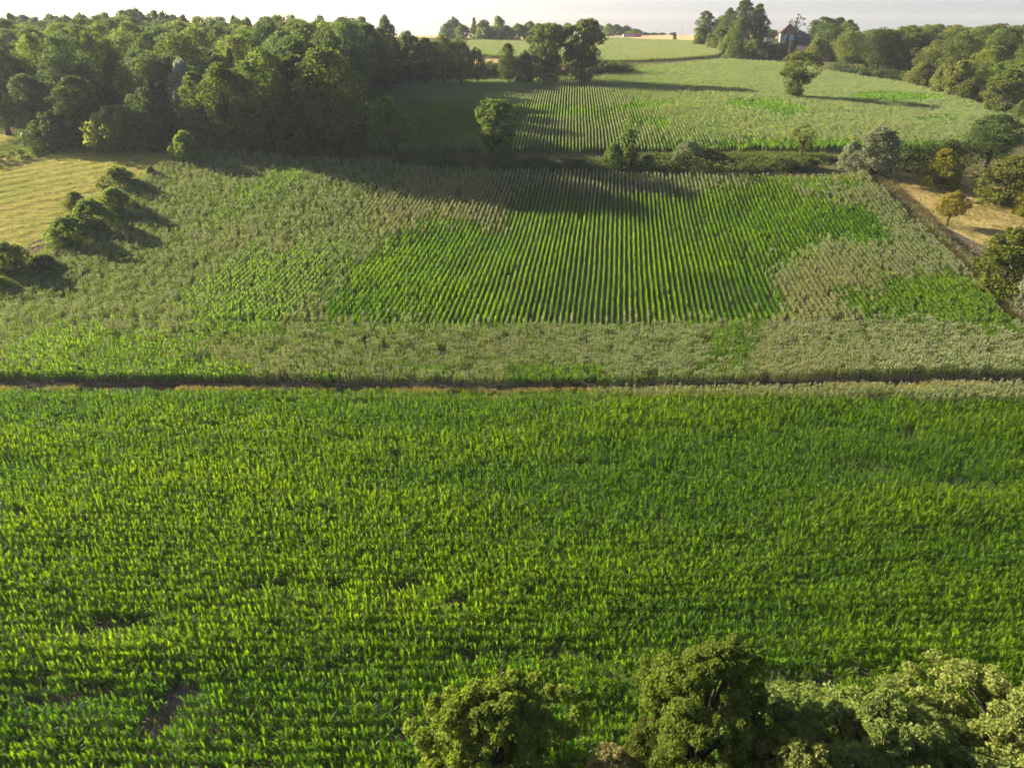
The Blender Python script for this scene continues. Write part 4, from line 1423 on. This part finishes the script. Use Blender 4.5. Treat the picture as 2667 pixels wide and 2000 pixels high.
# ------------------------------------------------------------------ barn on the skyline, poles, wires, fence, tub
def skyline_barn():
    Y = 560.0
    x, y, z = at_depth(1648, 96.5, Y)
    zg = tz(x, y)
    top = at_depth(1648, 87, Y)[2] - zg
    e = bpy.data.objects.new('sheet_barn', None)
    COL.objects.link(e)
    e.location = (x, y, zg)
    tag(e, 'pale blue sheet barn with red end wall on the skyline', 'barn')
    MB().box(-4.0, 2.4, 0, 9, -1, top - 0.9).build('wall', M_SHED, e)
    MB().box(2.4, 6.4, 0.4, 9, -1, top - 1.1).build('end_wall', M_REDWALL, e)
    MB().box(-6.6, -4.0, 0.2, 8, -1, top - 1.0).build('side_wall', M_STONEWALL, e)
    MB().poly([(-7, -0.5, top - 1), (6.8, -0.5, top - 1), (6.8, 4.5, top), (-7, 4.5, top)]).poly([(6.8, 9.5, top - 1), (-7, 9.5, top - 1), (-7, 4.5, top), (6.8, 4.5, top)]).build('roof', M_ROOF, e)


skyline_barn()


def pole(px, Y, top, label, lean=0.0, r=0.13, group='utility poles'):
    x, y, z = at_depth(px, top, Y)
    zg = tz(x, y)
    h = z - zg
    e = bpy.data.objects.new('utility_pole', None)
    COL.objects.link(e)
    e.location = (x, y, zg)
    tag(e, label, 'pole', group)
    MB().tube([(-lean * h, 0, -0.5), (0, 0, h)], [r, r * 0.65], 7).build('shaft', M_POLEWOOD, e, smooth=True)
    MB().box(-0.7, 0.7, -0.05, 0.05, h - 0.55, h - 0.43).build('crossarm', M_POLEWOOD, e)
    for s in (-0.6, 0, 0.6):
        MB().tube([(s, 0, h - 0.43), (s, 0, h - 0.25)], [0.04, 0.03], 5).build('insulator', M_WHITE, e)
    return Vector((x, y, z - 0.28))


def wire(a, b, sag, label, name='power_line'):
    e = bpy.data.objects.new(name, None)
    COL.objects.link(e)
    e.location = a
    tag(e, label, 'wire')
    for s in (-0.6, 0.6):
        pts = []
        for i in range(15):
            t = i / 14
            p = (b - a) * t
            pts.append((p.x + s, p.y, p.z - 4 * sag * t * (1 - t)))
        MB().tube(pts, [0.012] * 15, 4).build('strand', M_WIRE, e)


p1 = pole(1712, 610, 74, 'first thin pole on the skyline beyond the wheat')
p2 = pole(1778, 560, 69, 'second thin pole on the skyline by the clump')
wire(p1, p2, 0.8, 'thin power line between the two skyline poles')
a = hit(2497, 262)
p3 = pole(2513, a[1], 194, 'pale leaning pole at the edge of the right-hand wood', lean=0.06, r=0.16)
b_ = at_depth(2362, 166, a[1] + 55)
wire(p3, Vector(b_), 0.6, 'power line running from the leaning pole into the wood')
c_ = at_depth(2700, 300, a[1] - 45)
wire(p3, Vector(c_), 0.8, 'power line running from the leaning pole past the dark tree')

# fence of the pasture
fence = bpy.data.objects.new('pasture_fence', None)
COL.objects.link(fence)
fp = [hit(2300, 492), hit(2390, 570), hit(2500, 668), hit(2600, 778), hit(2680, 860)]
fp = np.array(fp)
fd = np.concatenate([[0], np.cumsum(np.linalg.norm(np.diff(fp, axis=0), axis=1))])
fence.location = (fp[0][0], fp[0][1], tz(*fp[0]))
tag(fence, 'wire fence on weathered posts along the left side of the pasture', 'fence')
post_me = MB().tube([(0, 0, -0.3), (0.02, 0, 0.7), (0, 0, 1.35)], [0.075, 0.07, 0.06], 6)
post_me = mesh_of('post', post_me.v, post_me.f, [M_POST])
tops = []
rq = random.Random(3)
for d in np.arange(0, fd[-1], 3.0):
    x, y = float(np.interp(d, fd, fp[:, 0])), float(np.interp(d, fd, fp[:, 1]))
    q = bpy.data.objects.new('post', post_me)
    COL.objects.link(q)
    q.parent = fence
    q.location = (x - fence.location.x, y - fence.location.y, tz(x, y) - fence.location.z)
    q.rotation_euler = (rq.gauss(0, 0.06), rq.gauss(0, 0.06), rq.uniform(0, 6))
    tops.append(Vector(q.location))
for hgt in (0.45, 0.85, 1.2):
    MB().tube([t + Vector((0, 0, hgt)) for t in tops], [0.012] * len(tops), 4).build('strand', M_WIRE, fence)

# white tub in the pasture
x, y = hit(2515, 526)
tub = bpy.data.objects.new('water_tub', None)
COL.objects.link(tub)
tub.location = (x, y, tz(x, y) + 0.03)
tag(tub, 'small white tub in the pasture beside the round golden tree', 'tub')
m = MB()
prof = [(0.36, 0.0), (0.40, 0.25), (0.45, 0.62), (0.50, 0.64), (0.50, 0.69), (0.43, 0.69), (0.40, 0.60), (0.34, 0.08)]
N = 20
for r_, z_ in prof:
    for k in range(N):
        t = 2 * math.pi * k / N
        m.v.append((r_ * math.cos(t) * 1.25, r_ * math.sin(t), z_))
for i in range(len(prof) - 1):
    for k in range(N):
        m.f.append((i * N + k, i * N + (k + 1) % N, (i + 1) * N + (k + 1) % N, (i + 1) * N + k))
m.f.append(tuple(reversed(range(N))))
m.f.append(tuple((len(prof) - 1) * N + k for k in range(N)))
m.build('shell', M_WHITE, tub, smooth=True)

# trees that share a look and a place are told apart from left to right
ORD = 'leftmost second third fourth fifth sixth seventh eighth ninth tenth'.split()
same = {}
for o in list(COL.objects):
    if o.parent is None and 'category' in o and o.get('category') == 'tree':
        same.setdefault(o['label'], []).append(o)
for lab, os_ in same.items():
    if len(os_) > 1:
        os_.sort(key=lambda q: float(proj(q.location.x, q.location.y, q.location.z)[0]))
        for k, o in enumerate(os_):
            o['label'] = ORD[min(k, 9)] + ' ' + lab

# ------------------------------------------------------------------ the summer haze in the valley
hz, n_, l_, out_ = nodes_of('haze_air')
pv = n_.new('ShaderNodeVolumePrincipled')
pv.inputs['Color'].default_value = (0.88, 0.94, 1.0, 1)
pv.inputs['Density'].default_value = 0.00010
pv.inputs['Anisotropy'].default_value = 0.2
l_.new(pv.outputs[0], out_.inputs['Volume'])
zlo = float(GZ.min()) - 1.0
haze = MB().box(-2620, 2620, -420, 2620, zlo, 58.0).build('haze', hz)
tag(haze, 'thin summer haze over the valley', 'haze', kind='stuff')
